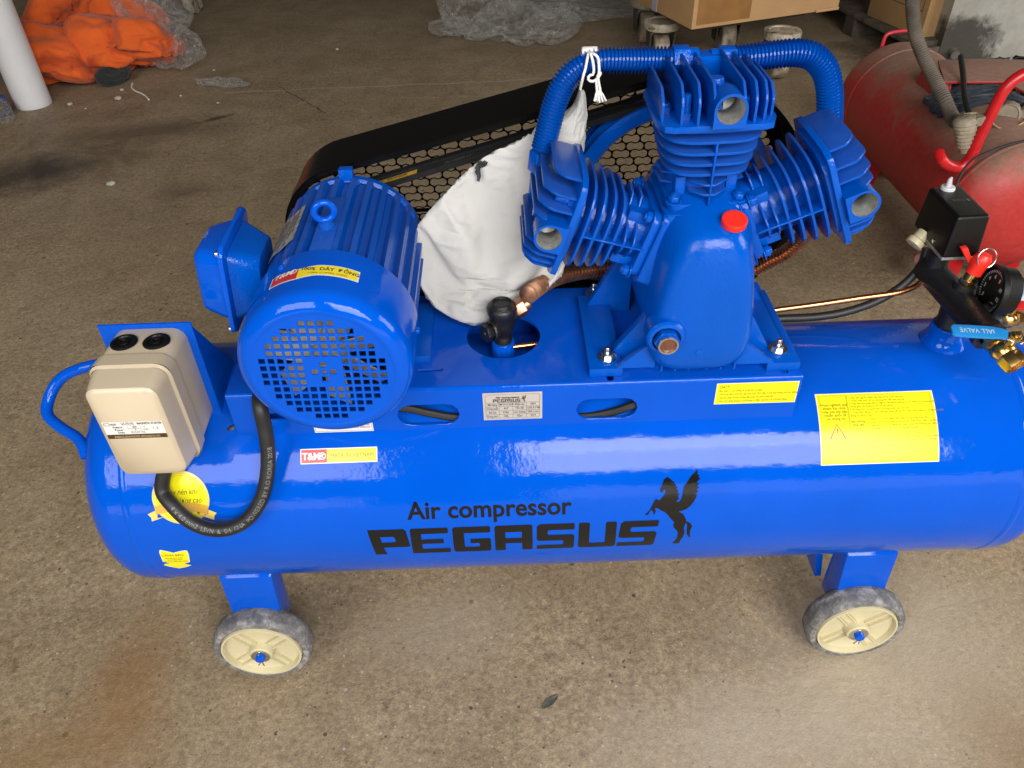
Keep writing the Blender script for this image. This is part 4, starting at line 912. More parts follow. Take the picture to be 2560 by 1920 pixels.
# ------------------------------------------------------------------ labels and lettering
def tanksheet(name, pts, mat, lift=.0005, parent=AC, step=.006, holes=()):
    b = MB(); b.flat([pts]+list(holes)); b.cut(1, step); b.map(ontank(lift)); return mk(name, b, mat, parent, sharp=80)
def tankquad(px4): return [pcyl(*q) for q in px4]
def bil(q, u, v):                                                    # u right, v down in a quad TL TR BR BL
    a = (q[0][0]*(1-u)+q[1][0]*u, q[0][1]*(1-u)+q[1][1]*u); c = (q[3][0]*(1-u)+q[2][0]*u, q[3][1]*(1-u)+q[2][1]*u)
    return (a[0]*(1-v)+c[0]*v, a[1]*(1-v)+c[1]*v)
# --- big maintenance label
q = tankquad([(2036, 986), (2328, 975), (2348, 1153), (2051, 1164)]); x0, x1 = q[0][0], q[1][0]; s0, s1 = q[0][1], q[3][1]; LW, LHh = x1-x0, s1-s0
big = tanksheet('maintenance_label', [(x0, s0), (x1, s0), (x1, s1), (x0, s1)], WHITEL)
yy = tanksheet('label_yellow_field', [(x0+.0012, s0+.0012), (x1-.0012, s0+.0012), (x1-.0012, s1-.0012), (x0+.0012, s1-.0012)], YEL, .0008, big)
def onlabel(lift): return lambda x, y, z: ontank(lift)(x0+x*LW, s0+y*LHh, z)   # unit label coordinates, y down
b = MB(); ln = .0035
for (a0_, b0_, a1_, b1_) in ((.022, .03, .978, .034), (.022, .966, .978, .970), (.022, .03, .0245, .97), (.9755, .03, .978, .97), (.032, .045, .968, .0475), (.032, .045, .034, .95), (.966, .045, .968, .95), (.255, .045, .2575, .62), (.262, .045, .2645, .62), (.2645, .345, .966, .3485), (.2645, .565, .966, .5685), (.2645, .720, .966, .7235), (.40, .345, .4022, .93), (.032, .95, .968, .9525)): rect2(b, a0_, b0_, a1_, b1_)
def lt(body, u, v, size, align='LEFT', bold=.0, xs=1.0):
    V, F = text2d(body, size, align, xs*LHh/LW, bold); b.add([(u+p[0], v-p[1], 0) for p in V], F)
for i, t in enumerate(('Hoan nghênh quý', 'khách lựa chọn', 'máy nén khí tiêu', 'chuẩn quốc tế', 'của chúng tôi.')): lt(t, .145, .185+.049*i, .052, 'CENTER', .012)
for i, t in enumerate(('1. Hãy tắt nguồn điện khi sửa chữa máy nén khí.', '2. Chọn nơi sạch sẽ và thoáng khí để nhà phòng.', '3. Máy nén khí phải được đặt ở nơi bằng phẳng và cố định có khoảng cách', 'tường gần tối thiểu là 30 cm đo được.', '4. Đường khí cao phải theo hướng một mũi tên chỉ.', '5. Thay dầu động cơ sau 100 giờ hoạt động cho máy mới (Hãy sử dụng loại dầu', 'đúng và thích hợp).')): lt(t, .272, .088+.0415*i, .037, xs=1.06)
for i, t in enumerate(('a. Kiểm tra và xác nhận mức dầu trong vùng tròn đỏ.', 'b. Tháo nước trong bình chứa khí tối thiểu một ngày một lần.', 'c. Hãy chú ý xem có tiếng ồn hoặc rung bất thường nào không.', 'd. Hãy kiểm tra xem có rò rỉ qua van không.')): lt(t, .412, .395+.043*i, .037, xs=1.03)
for i, t in enumerate(('a. Làm sạch bộ lọc khí, hoặc sử dụng sau mỗi.', 'b. Kiểm tra van an toàn còn có hoạt động bình thường không.', 'c. Kiểm tra công tắc áp suất xem có hoạt động tốt không.')): lt(t, .415, .605+.043*i, .037, xs=1.03)
for i, t in enumerate(('a. Kiểm tra dầu bôi trơn có cặn bẩn và thay mới không.', 'b. Kiểm tra dây đai và độ căng sau 300 giờ hoạt động.', 'c. Kiểm tra tất cả các bu lông, ốc vít.')): lt(t, .415, .772+.043*i, .037, xs=1.03)
for v, ts in ((.425, ('Bảo dưỡng', 'hàng ngày')), (.63, ('Bảo dưỡng', 'hàng tháng')), (.80, ('Bảo dưỡng', 'hàng quý'))):
    for i, t in enumerate(ts): lt(t, .332, v+.043*i, .042, 'CENTER', .01)
lt('CẢNH BÁO NGUY HIỂM', .15, .71, .034, 'CENTER')
b.cut(1, .05); b.map(onlabel(.0011)); mk('label_print', b, YELINK, big, smooth=False)
b = MB(); tri = lambda k: [(.148, .430+.0*k+k*.028), (.222-k*.030, .640-k*.012), (.078+k*.030, .640-k*.012)]
b.flat([tri(0), tri(.55)]); b.flat([[(.143, .497), (.157, .497), (.152, .575), (.148, .575)]]); b.flat([circle(.006, 10, .150, .605)]); b.cut(1, .05); b.map(onlabel(.0011)); mk('warning_triangle', b, simple('rust_red_print', (.38, .05, .015), .25), big, smooth=False)
# --- slanted yellow label on the apron
def apron(px4): return [(py(x, y, YP0-.0006).x, py(x, y, YP0-.0006).z) for x, y in px4]
q = apron([(1793, 959), (2000, 952), (1987, 1005), (1784, 1011)])
def onapron(x, y, z): return (x, YP0-.0006-z, y)
b = MB(); b.flat([q]); b.map(onapron); nt2 = mk('notice_label', b, WHITEL, plat, smooth=False)
ctr = (sum(p[0] for p in q)/4, sum(p[1] for p in q)/4); b = MB(); b.flat([[(ctr[0]+(p[0]-ctr[0])*.982, ctr[1]+(p[1]-ctr[1])*.955) for p in q]], .0003); b.map(onapron); mk('notice_field', b, YEL, nt2, smooth=False)
b = MB(); W2 = q[1][0]-q[0][0]; H2 = q[0][1]-q[3][1]; sh = (q[0][0]-q[3][0])/H2
for i, (t, u, sz, bo) in enumerate((('CHÚ Ý:', .05, .0068, .02), ('Bảo hiểm 12 cho động cơ trước khi sử dụng:', .045, .0052, 0), ('- Phải nạp dầu trước khi vận hành máy. Mức dầu ở mắt dầu không cạn hơn không.', .05, .0052, 0), ('- Hãy liên phân ở phía trường dầu hoặc sau phải nhiều lần.', .045, .0052, 0), ('- Nếu khởi động không có mà không có điều máy làm trở vị bị khởi động.', .04, .0052, 0))):
    V, F = text2d(t, sz, 'LEFT', .60, bo); yb = q[0][1]-H2*(.23+.165*i); b.add([(q[3][0]+(yb-q[3][1])*sh+.003+u*.03+p[0], yb+p[1]-.0*W2, .0006) for p in V], F)
b.map(onapron); mk('notice_print', b, YELINK, nt2, smooth=False)
# --- grey data plate on the apron
q = apron([(1206, 985), (1354, 977), (1357, 1044), (1210, 1052)]); xa, xb = (q[0][0]+q[3][0])/2, (q[1][0]+q[2][0])/2; za, zb = (q[0][1]+q[1][1])/2, (q[2][1]+q[3][1])/2
b = MB(); rect2(b, xa, zb, xb, za); b.map(onapron); dp = mk('data_plate', b, GREYL, plat, smooth=False)
b = MB(); W3, H3 = xb-xa, za-zb; F2 = lambda u, v: (xa+u*W3, za-v*H3)
def rr2(mb, u0, v0, u1, v1): a_, c_ = F2(u0, v1), F2(u1, v0); rect2(mb, a_[0], a_[1], c_[0], c_[1], .0003)
o_ = rrect(W3*.92, H3*.88, .004, 4, (xa+xb)/2, (za+zb)/2); i_ = rrect(W3*.92-.0008, H3*.88-.0008, .0037, 4, (xa+xb)/2, (za+zb)/2); b.flat([o_, i_], .0003)
for v in (.36, .505, .65, .795): rr2(b, .045, v, .955, v+.009)
for u in (.27, .50, .73): rr2(b, u, .36, u+.004, .935)
rows = (('Mã hàng', 'TM-W-0.36/8', 'Điện áp', '380V'), ('Công suất', '4HP', 'Tốc độ', '1200 R.P.M'), ('Áp lực', '8 Bar', 'Lưu lượng', '360L/ min'), ('Dung tích', '120L', 'Năm', '2019'))
for r_, row in enumerate(rows):
    for c_, t in enumerate(row):
        p = F2((.155, .385, .615, .845)[c_], .465+.145*r_); addtext(b, t, p[0], p[1], .0052, 'CENTER', .72, .01, z=.0003)
p = F2(.42, .205); addtext(b, 'Air compressor', p[0], p[1], .0050, 'CENTER', 1.0, .04, z=.0003)
LET = {'P': [[(0, 0), (1.0, 0), (1.0, 1), (0, 1)]]}
# the block alphabet of the maker's name: unit box, y up; outline and counters
def bl(ch):
    t = .27; th = .22
    if ch == 'P': return [[(0, 1), (.94, 1), (1, .94), (1, .36), (.94, .32), (.28, .32), (.30, 0), (0, 0)], [(.28, .74), (.62, .74), (.66, .70), (.66, .56), (.62, .53), (.28, .53)]]
    if ch == 'E': return [[(.04, 1), (.97, 1), (1, .96), (1, .84), (.97, .80), (.28, .80), (.28, .60), (.86, .60), (.86, .42), (.28, .42), (.28, .20), (1, .20), (1.02, .16), (1.02, .02), (1, 0), (0, 0), (0, .96)]]
    if ch == 'G': return [[(.06, 1), (.97, 1), (1, .96), (1, .82), (.97, .78), (.30, .78), (.30, .22), (.68, .22), (.70, .26), (.70, .36), (.68, .38), (.46, .38), (.46, .56), (.96, .56), (1, .52), (1, .04), (.96, 0), (.06, 0), (0, .06), (0, .94)]]
    if ch == 'A': return [[(.05, 1), (.96, 1), (1, .96), (1, .03), (.97, 0), (.75, 0), (.72, .03), (.72, .32), (.28, .32), (.28, .03), (.25, 0), (.03, 0), (0, .03), (0, .95)], [(.28, .76), (.70, .76), (.72, .73), (.72, .56), (.70, .53), (.30, .53), (.28, .56)]]
    if ch == 'S': return [[(.08, 1), (.98, 1), (1, .97), (1, .81), (.98, .78), (.32, .78), (.29, .74), (.29, .64), (.32, .60), (.95, .60), (1, .54), (1, .06), (.95, 0), (.02, 0), (0, .03), (0, .15), (.03, .18), (.68, .18), (.71, .21), (.71, .34), (.68, .37), (.06, .37), (0, .43), (0, .92)]]
    if ch == 'U': return [[(.03, 1), (.26, 1), (.29, .97), (.29, .25), (.32, .21), (.68, .21), (.71, .25), (.71, .97), (.74, 1), (.97, 1), (1, .97), (1, .06), (.94, 0), (.06, 0), (0, .06), (0, .97)]]
p = F2(.17, .345); cw = W3*.70*.58/7*1.45
for i, ch in enumerate('PEGASUS'):
    b.flat([[(F2(.17+.067*i, 0)[0]+x*W3*.060, F2(0, .345)[1]+y*H3*.115) for x, y in l] for l in bl(ch)], .0003)
HORSE = [(625, 255), (590, 275), (560, 290), (540, 330), (530, 380), (505, 430), (478, 490), (470, 525), (480, 555), (510, 562), (535, 545), (545, 510), (570, 500), (585, 545), (570, 590), (530, 640), (480, 700), (455, 718), (430, 700), (400, 682), (370, 710), (330, 790), (300, 850), (270, 905), (220, 960), (170, 1000), (200, 1008), (245, 1000), (262, 960), (300, 905), (325, 930), (350, 975), (358, 1008), (392, 930), (370, 870), (420, 870), (490, 915), (570, 950), (620, 1000), (690, 1080), (755, 1150), (730, 1210), (750, 1260), (800, 1300), (825, 1350), (815, 1430), (770, 1510), (712, 1555), (780, 1566), (850, 1560), (880, 1500), (930, 1420), (958, 1350), (945, 1280), (950, 1230), (985, 1160), (1010, 1200), (1000, 1300), (1000, 1370), (1030, 1430), (1072, 1445), (1060, 1390), (1070, 1310), (1105, 1230), (1090, 1180), (1040, 1145), (995, 1130), (970, 1050), (930, 985), (840, 935), (920, 920), (1010, 880), (1080, 820), (1140, 740), (1180, 670), (1205, 600), (1175, 590), (1235, 530), (1195, 515), (1250, 450), (1205, 440), (1262, 370), (1190, 375), (1275, 270), (1230, 262), (1255, 215), (1215, 210), (1222, 100), (1190, 130), (1140, 180), (1090, 230), (1050, 290), (990, 380), (940, 460), (930, 520), (915, 610), (890, 690), (850, 745), (810, 745), (790, 735), (815, 720), (848, 690), (835, 640), (850, 590), (820, 545), (835, 515), (800, 495), (825, 465), (780, 430), (800, 410), (750, 385), (760, 360), (715, 330), (700, 315), (670, 285)]
hp = [F2(.64+.09*(x-170)/1105, .09+.28*(y-100)/1466) for x, y in HORSE]; b.flat([hp], .0003)
b.map(onapron); mk('data_plate_print', b, GREYINK, dp, smooth=False)
# --- white label half behind the fan cover
q = apron([(783, 1062), (930, 1046), (934, 1073), (785, 1080)])
b = MB(); rect2(b, q[0][0], q[3][1]-.0015, q[2][0], q[0][1]+.012); b.map(onapron); wl_ = mk('trade_label', b, WHITEL, plat, smooth=False)
b = MB(); outline2(b, q[0][0]+.0015, q[3][1]+.0005, q[2][0]-.0015, q[0][1]+.010, .0004, .0003); addtext(b, 'GLOBAL', q[2][0]-.004, q[0][1]-.0035, .0075, 'RIGHT', .8, .01, z=.0003); addtext(b, 'trade alliance', q[2][0]-.004, q[0][1]-.0085, .0060, 'RIGHT', .8, z=.0003); b.map(onapron); mk('trade_label_print', b, GREYINK, wl_, smooth=False)
# --- made in label
q = tankquad([(751, 1123), (943, 1115), (943, 1153), (751, 1161)]); xa, xb, sa, sb = q[0][0], q[1][0], q[0][1], q[3][1]
R4 = lambda a0_, b0_, a1_, b1_: [(a0_, b0_), (a1_, b0_), (a1_, b1_), (a0_, b1_)]
ml = tanksheet('origin_label', R4(xa, sa, xb, sb), WHITEL); xm = xa+(xb-xa)*.345
tanksheet('label_red_field', R4(xa+.0014, sa+.0014, xm, sb-.0014), REDL, .0008, ml); tanksheet('label_yellow_field', R4(xm, sa+.0014, xb-.0014, sb-.0014), YEL2, .0008, ml)
b = MB(); V, F = text2d('T&M', .0135, 'LEFT', .92, .03, .0); b.add([(xa+.0025+p[0], sb-.0058-p[1], 0) for p in V], F)
cx_, cy_ = xm-.0062, (sa+sb)/2; b.flat([circle(.0050, 18, cx_, cy_), circle(.0038, 18, cx_, cy_)]); b.flat([[(cx_-.0028, cy_-.0018), (cx_+.003, cy_-.003), (cx_+.0005, cy_), (cx_+.0026, cy_+.0028), (cx_-.0012, cy_+.0012), (cx_-.003, cy_+.0018)]])
b.cut(1, .005); b.map(ontank(.0011)); mk('label_logo', b, WHITEP, ml, smooth=False)
b = MB(); V, F = text2d('MADE IN VIETNAM', .0082, 'CENTER', .86, .0); b.add([((xm+xb)/2+p[0], (sa+sb)/2+.0028-p[1], 0) for p in V], F); b.cut(1, .005); b.map(ontank(.0011)); mk('label_lettering', b, YELINK, ml, smooth=False)
# --- round gold seal with a ribbon, half under the starter box
P1, P2 = pcyl(380, 1245), pcyl(523, 1240); scx, scs = (P1[0]+P2[0])/2, TR*R_(62.5); sr = (P2[0]-P1[0])/2
se = tanksheet('quality_seal', circle(sr, 48, scx, scs), GOLDL); tanksheet('seal_field', circle(sr-.0042, 48, scx+.0004, scs), YEL, .0008, se)
tanksheet('seal_ring', circle(sr-.0062, 48, scx, scs), GOLD, .0010, se, holes=[circle(sr-.0066, 48, scx, scs)])
def sealpx(pts, name, mat, lift): return tanksheet(name, [pcyl(370+x/6.142, 1160+y/6.142) for x, y in pts], mat, lift, se)
sealpx([(0, 765), (110, 715), (150, 735), (150, 825), (250, 810), (65, 875), (55, 820)], 'ribbon_tail', GOLDL, .0011)
sealpx([(930, 695), (1060, 745), (1020, 790), (1025, 850), (840, 795), (800, 810), (930, 760)], 'ribbon_tail', GOLDL, .0011)
sealpx([(105, 650), (250, 610), (520, 590), (780, 600), (930, 645), (920, 770), (760, 730), (520, 715), (260, 745), (130, 770)], 'ribbon', GOLD, .0014)
b = MB()
for t, dx, ds, sz in (('Máy nén khí', .001, -.006, .0115), ('chất lượng cao', .001, .0065, .0115)):
    V, F = text2d(t, sz, 'CENTER', .78, .0, .25); b.add([(scx+dx+p[0], scs+ds-p[1], 0) for p in V], F)
for k in (-1, 0, 1, 2): 
    st_ = [((.0026 if i % 2 == 0 else .0011)*math.sin(2*PI*i/10), -(.0026 if i % 2 == 0 else .0011)*math.cos(2*PI*i/10)) for i in range(10)]
    b.flat([[(scx+.011*k+x, scs+.0215+y) for x, y in st_]], .0008)
b.cut(1, .005); b.map(ontank(.0012)); mk('seal_print', b, simple('dark_olive_print', (.12, .10, .02), .3), se, smooth=False)
# --- small arrow shaped label low on the tank
arrow_out = [(175, 1320), (200, 1315), (300, 1335), (390, 1358), (480, 1335), (570, 1320), (600, 1325), (625, 1370), (648, 1490), (640, 1503), (560, 1525), (672, 1548), (600, 1575), (480, 1598), (350, 1575), (250, 1550), (255, 1530), (340, 1522), (230, 1495), (215, 1460), (175, 1360)]
ap = [pcyl(370+x/6.142, 1160+y/6.142) for x, y in arrow_out]; ao = tanksheet('guarantee_label', ap, WHITEL)
acx, acs = sum(p[0] for p in ap)/len(ap), sum(p[1] for p in ap)/len(ap); tanksheet('guarantee_field', [(acx+(p[0]-acx)*.94, acs+(p[1]-acs)*.93) for p in ap], YEL, .0008, ao)
b = MB()
for t, ds, sz in (('CẢNH BÁO', -.0085, .0062), ('Không tự ý tháo', -.0025, .0038), ('tem bảo hành', .002, .0038), ('sẽ bị từ chối bảo hành', .0065, .0036)):
    V, F = text2d(t, sz, 'CENTER', 1.0, .01); b.add([(acx+p[0], acs+ds-p[1], 0) for p in V], F)
b.cut(1, .005); b.map(ontank(.0011)); mk('guarantee_print', b, YELINK, ao, smooth=False)
# --- maker's name and winged horse on the tank
XA, XB, SA, SB = -.2050, .2070, TR*R_(81.6), TR*R_(98.6)
b = MB(); n_ = 7; pitch = (XB-XA)/(7-.10); cw = pitch*.90
for i, ch in enumerate('PEGASUS'):
    lean = .006 if i == 0 else (-.004 if i == 6 else 0)
    b.flat([[(XA+pitch*i+x*cw+(lean*(1-y) if i == 0 else -.004*(1-y)*(i == 6)), SB-y*(SB-SA)) for x, y in l] for l in bl(ch)])
b.cut(1, .003); b.map(ontank(.0004)); mk('maker_name', b, INK, AC, sharp=80)
b = MB(); V, F = text2d('Air compressor', .0395, 'LEFT', 1.0, .022); wx = max(p[0] for p in V)-min(p[0] for p in V); k_ = .230/wx
b.add([(-.1455+p[0]*k_, TR*R_(76.4)-p[1], 0) for p in V], F); b.cut(1, .003); b.map(ontank(.0004)); mk('air_compressor_lettering', b, INK, AC, sharp=80)
b = MB(); b.flat([[pcyl(1590+x/7.9, 1160+y/7.9) for x, y in HORSE]]); b.cut(1, .003); b.map(ontank(.0004)); mk('winged_horse_emblem', b, INK, AC, sharp=80)
# ------------------------------------------------------------------ cloth, film and other things around
def ico(sub):
    bm = bmesh.new(); bmesh.ops.create_icosphere(bm, subdivisions=sub, radius=1.0); V = [v.co.copy() for v in bm.verts]; F = [tuple(v.index for v in f.verts) for f in bm.faces]; bm.free(); return V, F
ICO = {k: ico(k) for k in (3, 4, 5, 6)}
def nz(p, f, off=0): return noise.noise(Vector((p[0]*f+off, p[1]*f+off*1.7, p[2]*f-off)))
def crumple(c, rad, seed, amp=.25, f=1.4, crease=.14, fc=2.6, sub=5, flat=True, rot=0):
    V, F = ICO[sub]; out = []; cr, sr_ = math.cos(rot), math.sin(rot)
    for v in V:
        w = v+Vector((nz(v, 1.3, seed+9), nz(v, 1.3, seed+19), nz(v, 1.3, seed+29)))*.35
        d = 1+amp*nz(v, f, seed)+crease*(1-2.2*abs(nz(w, fc, seed+3)))*.8+crease*.45*(1-2.2*abs(nz(w, fc*2.1, seed+5)))
        x, y, z = v.x*rad[0]*d, v.y*rad[1]*d, v.z*rad[2]*d
        x, y = cr*x-sr_*y, sr_*x+cr*y
        z = c[2]+z
        if flat and z < .003: z = .003+.002*abs(nz(v, 6, seed))
        out.append((c[0]+x, c[1]+y, z))
    return out, F
def clothmat(name, col, rough=.85, weave=0, dirt=None, trans=0.0, namt=.08):
    mt, nt, bs, N, L = nodes(name); v = texco(nt); f = noisen(nt, v, 14, 5, .6)
    c = ramp(nt, f, [(.3, tuple(x*(1-namt) for x in col)), (.7, tuple(min(1, x*(1+namt)) for x in col))])
    if dirt: c = mixc(nt, ramp(nt, noisen(nt, v, 5, 4, .6, .6), [(.56, (0, 0, 0)), (.70, (1, 1, 1))]), c, dirt)
    L.new(c, bs.inputs['Base Color']); bs.inputs['Roughness'].default_value = rough; bs.inputs['Specular IOR Level'].default_value = .2
    bs.inputs['Sheen Weight'].default_value = .15
    b = bump(nt, bs, noisen(nt, v, 30, 3, .5, .5), .0025)
    if weave: bump(nt, bs, noisen(nt, v, weave, 3), .0005, 1, b)
    return mt
ORANGE = clothmat('orange_cloth', (.70, .115, .020), .85, 700, (.40, .055, .014))
WCLOTH = clothmat('white_nonwoven', (.50, .49, .465), .8, 900, None, 0, .03)
DARKRAG = clothmat('dark_green_rag', (.020, .028, .026), .9)
BLUERAG = clothmat('slate_blue_rag', (.020, .028, .040), .9, 0, (.045, .038, .034))
def film():
    mt, nt, bs, N, L = nodes('clear_film'); out = N['Material Output']; tr = N.new('ShaderNodeBsdfTransparent'); tr.inputs[0].default_value = (.985, .985, .98, 1)
    bs.inputs['Base Color'].default_value = (.62, .61, .58, 1); bs.inputs['Roughness'].default_value = .06; bs.inputs['Specular IOR Level'].default_value = 1.0
    lw = N.new('ShaderNodeLayerWeight'); lw.inputs[0].default_value = .35
    f = noisen(nt, texco(nt), 30, 4, .7, .5)
    fac = math_(nt, 'MINIMUM', math_(nt, 'ADD', math_(nt, 'MULTIPLY', lw.outputs['Facing'], .34), ramp(nt, f, [(.48, (.04,)*3), (.70, (.30,)*3)])), .75)
    mx = N.new('ShaderNodeMixShader'); L.new(fac, mx.inputs[0]); L.new(tr.outputs[0], mx.inputs[1]); L.new(bs.outputs[0], mx.inputs[2]); L.new(mx.outputs[0], out.inputs['Surface'])
    bump(nt, bs, noisen(nt, texco(nt), 46, 3, .6, 1.2), .016); return mt
FILM = film()

# ------------------------------------------------------------------ cloth simulation for the soft things (run once, frozen into plain meshes)
def simulate(items, frames=26, floor=True, solids=()):
    """items: list of (V, F, options); returns meshes frozen after the cloth has buckled and settled"""
    tmp = []
    if floor:
        me = bpy.data.meshes.new('t'); me.from_pydata([(-9, -9, 0), (9, -9, 0), (9, 9, 0), (-9, 9, 0)], [], [(0, 1, 2, 3)]); o = bpy.data.objects.new('t', me); COL.objects.link(o); o.modifiers.new('c', 'COLLISION'); o.collision.thickness_outer = .004; o.collision.cloth_friction = 30; tmp.append(o)
    for V, F in solids:
        me = bpy.data.meshes.new('t'); me.from_pydata([tuple(v) for v in V], [], F); o = bpy.data.objects.new('t', me); COL.objects.link(o); o.modifiers.new('c', 'COLLISION'); o.collision.thickness_outer = .004; o.collision.cloth_friction = 30; tmp.append(o)
    obs = []
    for V, F, op in items:
        me = bpy.data.meshes.new('t'); me.from_pydata([tuple(v) for v in V], [], F); o = bpy.data.objects.new('t', me); COL.objects.link(o)
        if op.get('pin'):
            g = o.vertex_groups.new(name='p')
            for i, w in op['pin'].items(): g.add([i], w, 'REPLACE')
        md = o.modifiers.new('cl', 'CLOTH'); st = md.settings; st.quality = op.get('quality', 6); st.mass = op.get('mass', .15)
        st.tension_stiffness = op.get('tension', 12); st.compression_stiffness = op.get('tension', 12); st.shear_stiffness = op.get('shear', 5); st.bending_stiffness = op.get('bend', .15)
        st.tension_damping = 8; st.compression_damping = 8; st.shear_damping = 8; st.air_damping = op.get('air', 3)
        st.shrink_min = -op.get('grow', .2); st.shrink_max = -op.get('grow', .2); st.effector_weights.gravity = op.get('grav', 1.0)
        if op.get('pressure') is not None: st.use_pressure = True; st.uniform_pressure_force = op['pressure']
        if op.get('pin'): st.vertex_group_mass = 'p'; st.pin_stiffness = op.get('pinstiff', 1.0)
        md.collision_settings.use_self_collision = op.get('selfc', True); md.collision_settings.self_distance_min = .003; md.collision_settings.distance_min = .003; md.collision_settings.collision_quality = 2
        md.point_cache.frame_start = 1; md.point_cache.frame_end = frames+2; obs.append(o)
    for f in range(1, frames+1): S.frame_set(f)
    dg = bpy.context.evaluated_depsgraph_get(); out = []
    for o in obs:
        ev = o.evaluated_get(dg); me = ev.to_mesh(); out.append(([v.co.copy() for v in me.vertices], [tuple(p.vertices) for p in me.polygons])); ev.to_mesh_clear()
    for o in obs+tmp: me = o.data; bpy.data.objects.remove(o); bpy.data.meshes.remove(me)
    S.frame_set(1); return out
def rawblob(c, rad, seed, amp=.3, sub=4, rot=0, f=1.2):
    V, F = ICO[sub]; out = []; cr, sr_ = math.cos(rot), math.sin(rot)
    for v in V:
        d = 1+amp*nz(v, f, seed); x, y, z = v.x*rad[0]*d, v.y*rad[1]*d, v.z*rad[2]*d; out.append(Vector((c[0]+cr*x-sr_*y, c[1]+sr_*x+cr*y, max(.006, c[2]+z))))
    return out, F
def join(parts):
    V, F, cuts = [], [], []
    for v, f in parts: n = len(V); V += v; F += [tuple(i+n for i in q) for q in f]; cuts.append((n, len(v), len(f)))
    return V, F, cuts
def pieces(res, cuts):
    V, F = res; o = 0
    for n, nv, nf in cuts: yield V[n:n+nv], [tuple(i-n for i in q) for q in F[o:o+nf]]; o += nf
rh = random.Random(5)
heap_parts = []
hc = py(220, 60, 3.42); MV, MF = ICO[3]; mound = ([(hc.x+v.x*.25, hc.y+v.y*.20, max(-.02, v.z*.34)) for v in MV], MF)
for (x, y, Y, rad) in ((118, 150, 3.13, (.13, .12, .10)), (190, 150, 3.10, (.14, .12, .11)), (268, 148, 3.12, (.13, .12, .11)), (335, 142, 3.18, (.11, .12, .10)), (140, 85, 3.16, (.16, .13, .13)), (235, 80, 3.14, (.17, .12, .13)), (325, 78, 3.2, (.14, .13, .12)), (170, -20, 3.33, (.19, .18, .10)), (275, -25, 3.35, (.19, .18, .10)), (220, -45, 3.25, (.2, .14, .10))):
    P = py(x, y, Y); heap_parts.append(rawblob(P, rad, 11+7.3*len(heap_parts), sub=5, rot=rh.uniform(-.7, .7)))
FILMS = [[(pz(405, 95, .10), (.10, .08, .13)), (pz(432, 140, .05), (.085, .07, .045)), (pz(478, 172, .014), (.075, .022, .013))], [(pz(1200, 35, .09), (.12, .09, .10)), (pz(1160, 72, .03), (.07, .05, .03))], [(pz(1300, 52, .08), (.16, .12, .09))], [(pz(1480, 0, .05), (.26, .13, .05)), (pz(1415, 14, .03), (.08, .05, .025))]]
film_parts = [join([rawblob(c, r, 31+10*i+3*j, amp=.4, sub=5 if r[0] > .09 else 4) for j, (c, r) in enumerate(g)]) for i, g in enumerate(FILMS)]
ragP = pz(284, 186, .035); rag_raw = rawblob(ragP, (.058, .06, .042), 91)
tb = MB(); tb.lathe([(.1765, .93), (.1765, 1.80)], frame((1.350, 0, .2365), (0, 1, 0)), 40)
brag = pz(2430, 262, .40); brag_parts = join([rawblob(brag+Vector((0.02, .01, .015)), (.11, .042, .02), 201), rawblob(brag+Vector((.01, .05, .04)), (.10, .04, .018), 207)])
items = [(brag_parts[0], brag_parts[1], dict(grow=.25, bend=.3)), (rag_raw[0], rag_raw[1], dict(grow=.4))]+[(v, f, dict(grow=rh.uniform(.35, .55), bend=rh.choice((.05, .12)), grav=.65, quality=5)) for v, f in heap_parts]+[(v, f, dict(grow=.85, bend=.02, grav=.8, quality=5)) for v, f, c in film_parts]
NH = len(heap_parts); SIM = simulate(items, 26, True, [(tb.v, tb.f), mound])
# --- white cloth pouch that hangs by its drawstring from the finned pipe
ROWS = [(224, 1447, 1459, .004), (232, 1444, 1463, .009), (246, 1440, 1466, .013), (262, 1432, 1467, .016), (285, 1400, 1467, .020), (300, 1352, 1466, .025), (318, 1334, 1465, .028), (340, 1316, 1464, .031), (358, 1285, 1462, .034), (376, 1240, 1460, .038), (396, 1206, 1457, .042), (420, 1176, 1452, .046), (445, 1150, 1447, .050), (475, 1120, 1442, .053), (505, 1092, 1437, .055), (535, 1066, 1432, .056), (562, 1045, 1428, .056), (590, 1037, 1424, .055), (620, 1036, 1420, .053), (655, 1040, 1414, .051), (690, 1046, 1404, .048), (708, 1050, 1384, .046), (725, 1058, 1352, .044), (742, 1066, 1322, .041), (758, 1082, 1294, .037), (774, 1104, 1266, .032), (788, 1128, 1240, .026), (799, 1152, 1218, .019), (807, 1172, 1200, .010), (811, 1180, 1194, .003)]
rows = []
for i in range(len(ROWS)-1):
    n_ = max(1, int((ROWS[i+1][0]-ROWS[i][0])/4.5))
    for k in range(n_): t = k/n_; rows.append(tuple(a*(1-t)+c*t for a, c in zip(ROWS[i], ROWS[i+1])))
rows.append(ROWS[-1])
NA = 96; G = []
for (yp, xl, xr, th) in rows:
    tt = (yp-222)/(812-222); Yc = .074 + .016*min(1, (yp-222)/150) - .062*max(0, (yp-372)/440); r = []
    for k in range(NA+1):
        a = 2*PI*k/NA; u = math.copysign(abs(math.cos(a))**.9, math.cos(a)); P = py((xl+xr)/2+u*(xr-xl)/2, yp, Yc)
        bul = .35+.65*math.sin(PI*min(1, max(0, (u+1)/2)))**.5
        fx, fy = (xl+xr)/2+u*(xr-xl)/2, yp; sgn = math.sin(a)
        dd = .010*noise.noise(Vector((fx*.012, fy*.012, 3.1 if sgn > 0 else 7.7)))
        d = -sgn*th*bul*.85+dd*min(1, th/.03)
        r.append(P+Vector((0, d, d*-.25)))
    G.append(r)
nr, nc = len(G), NA
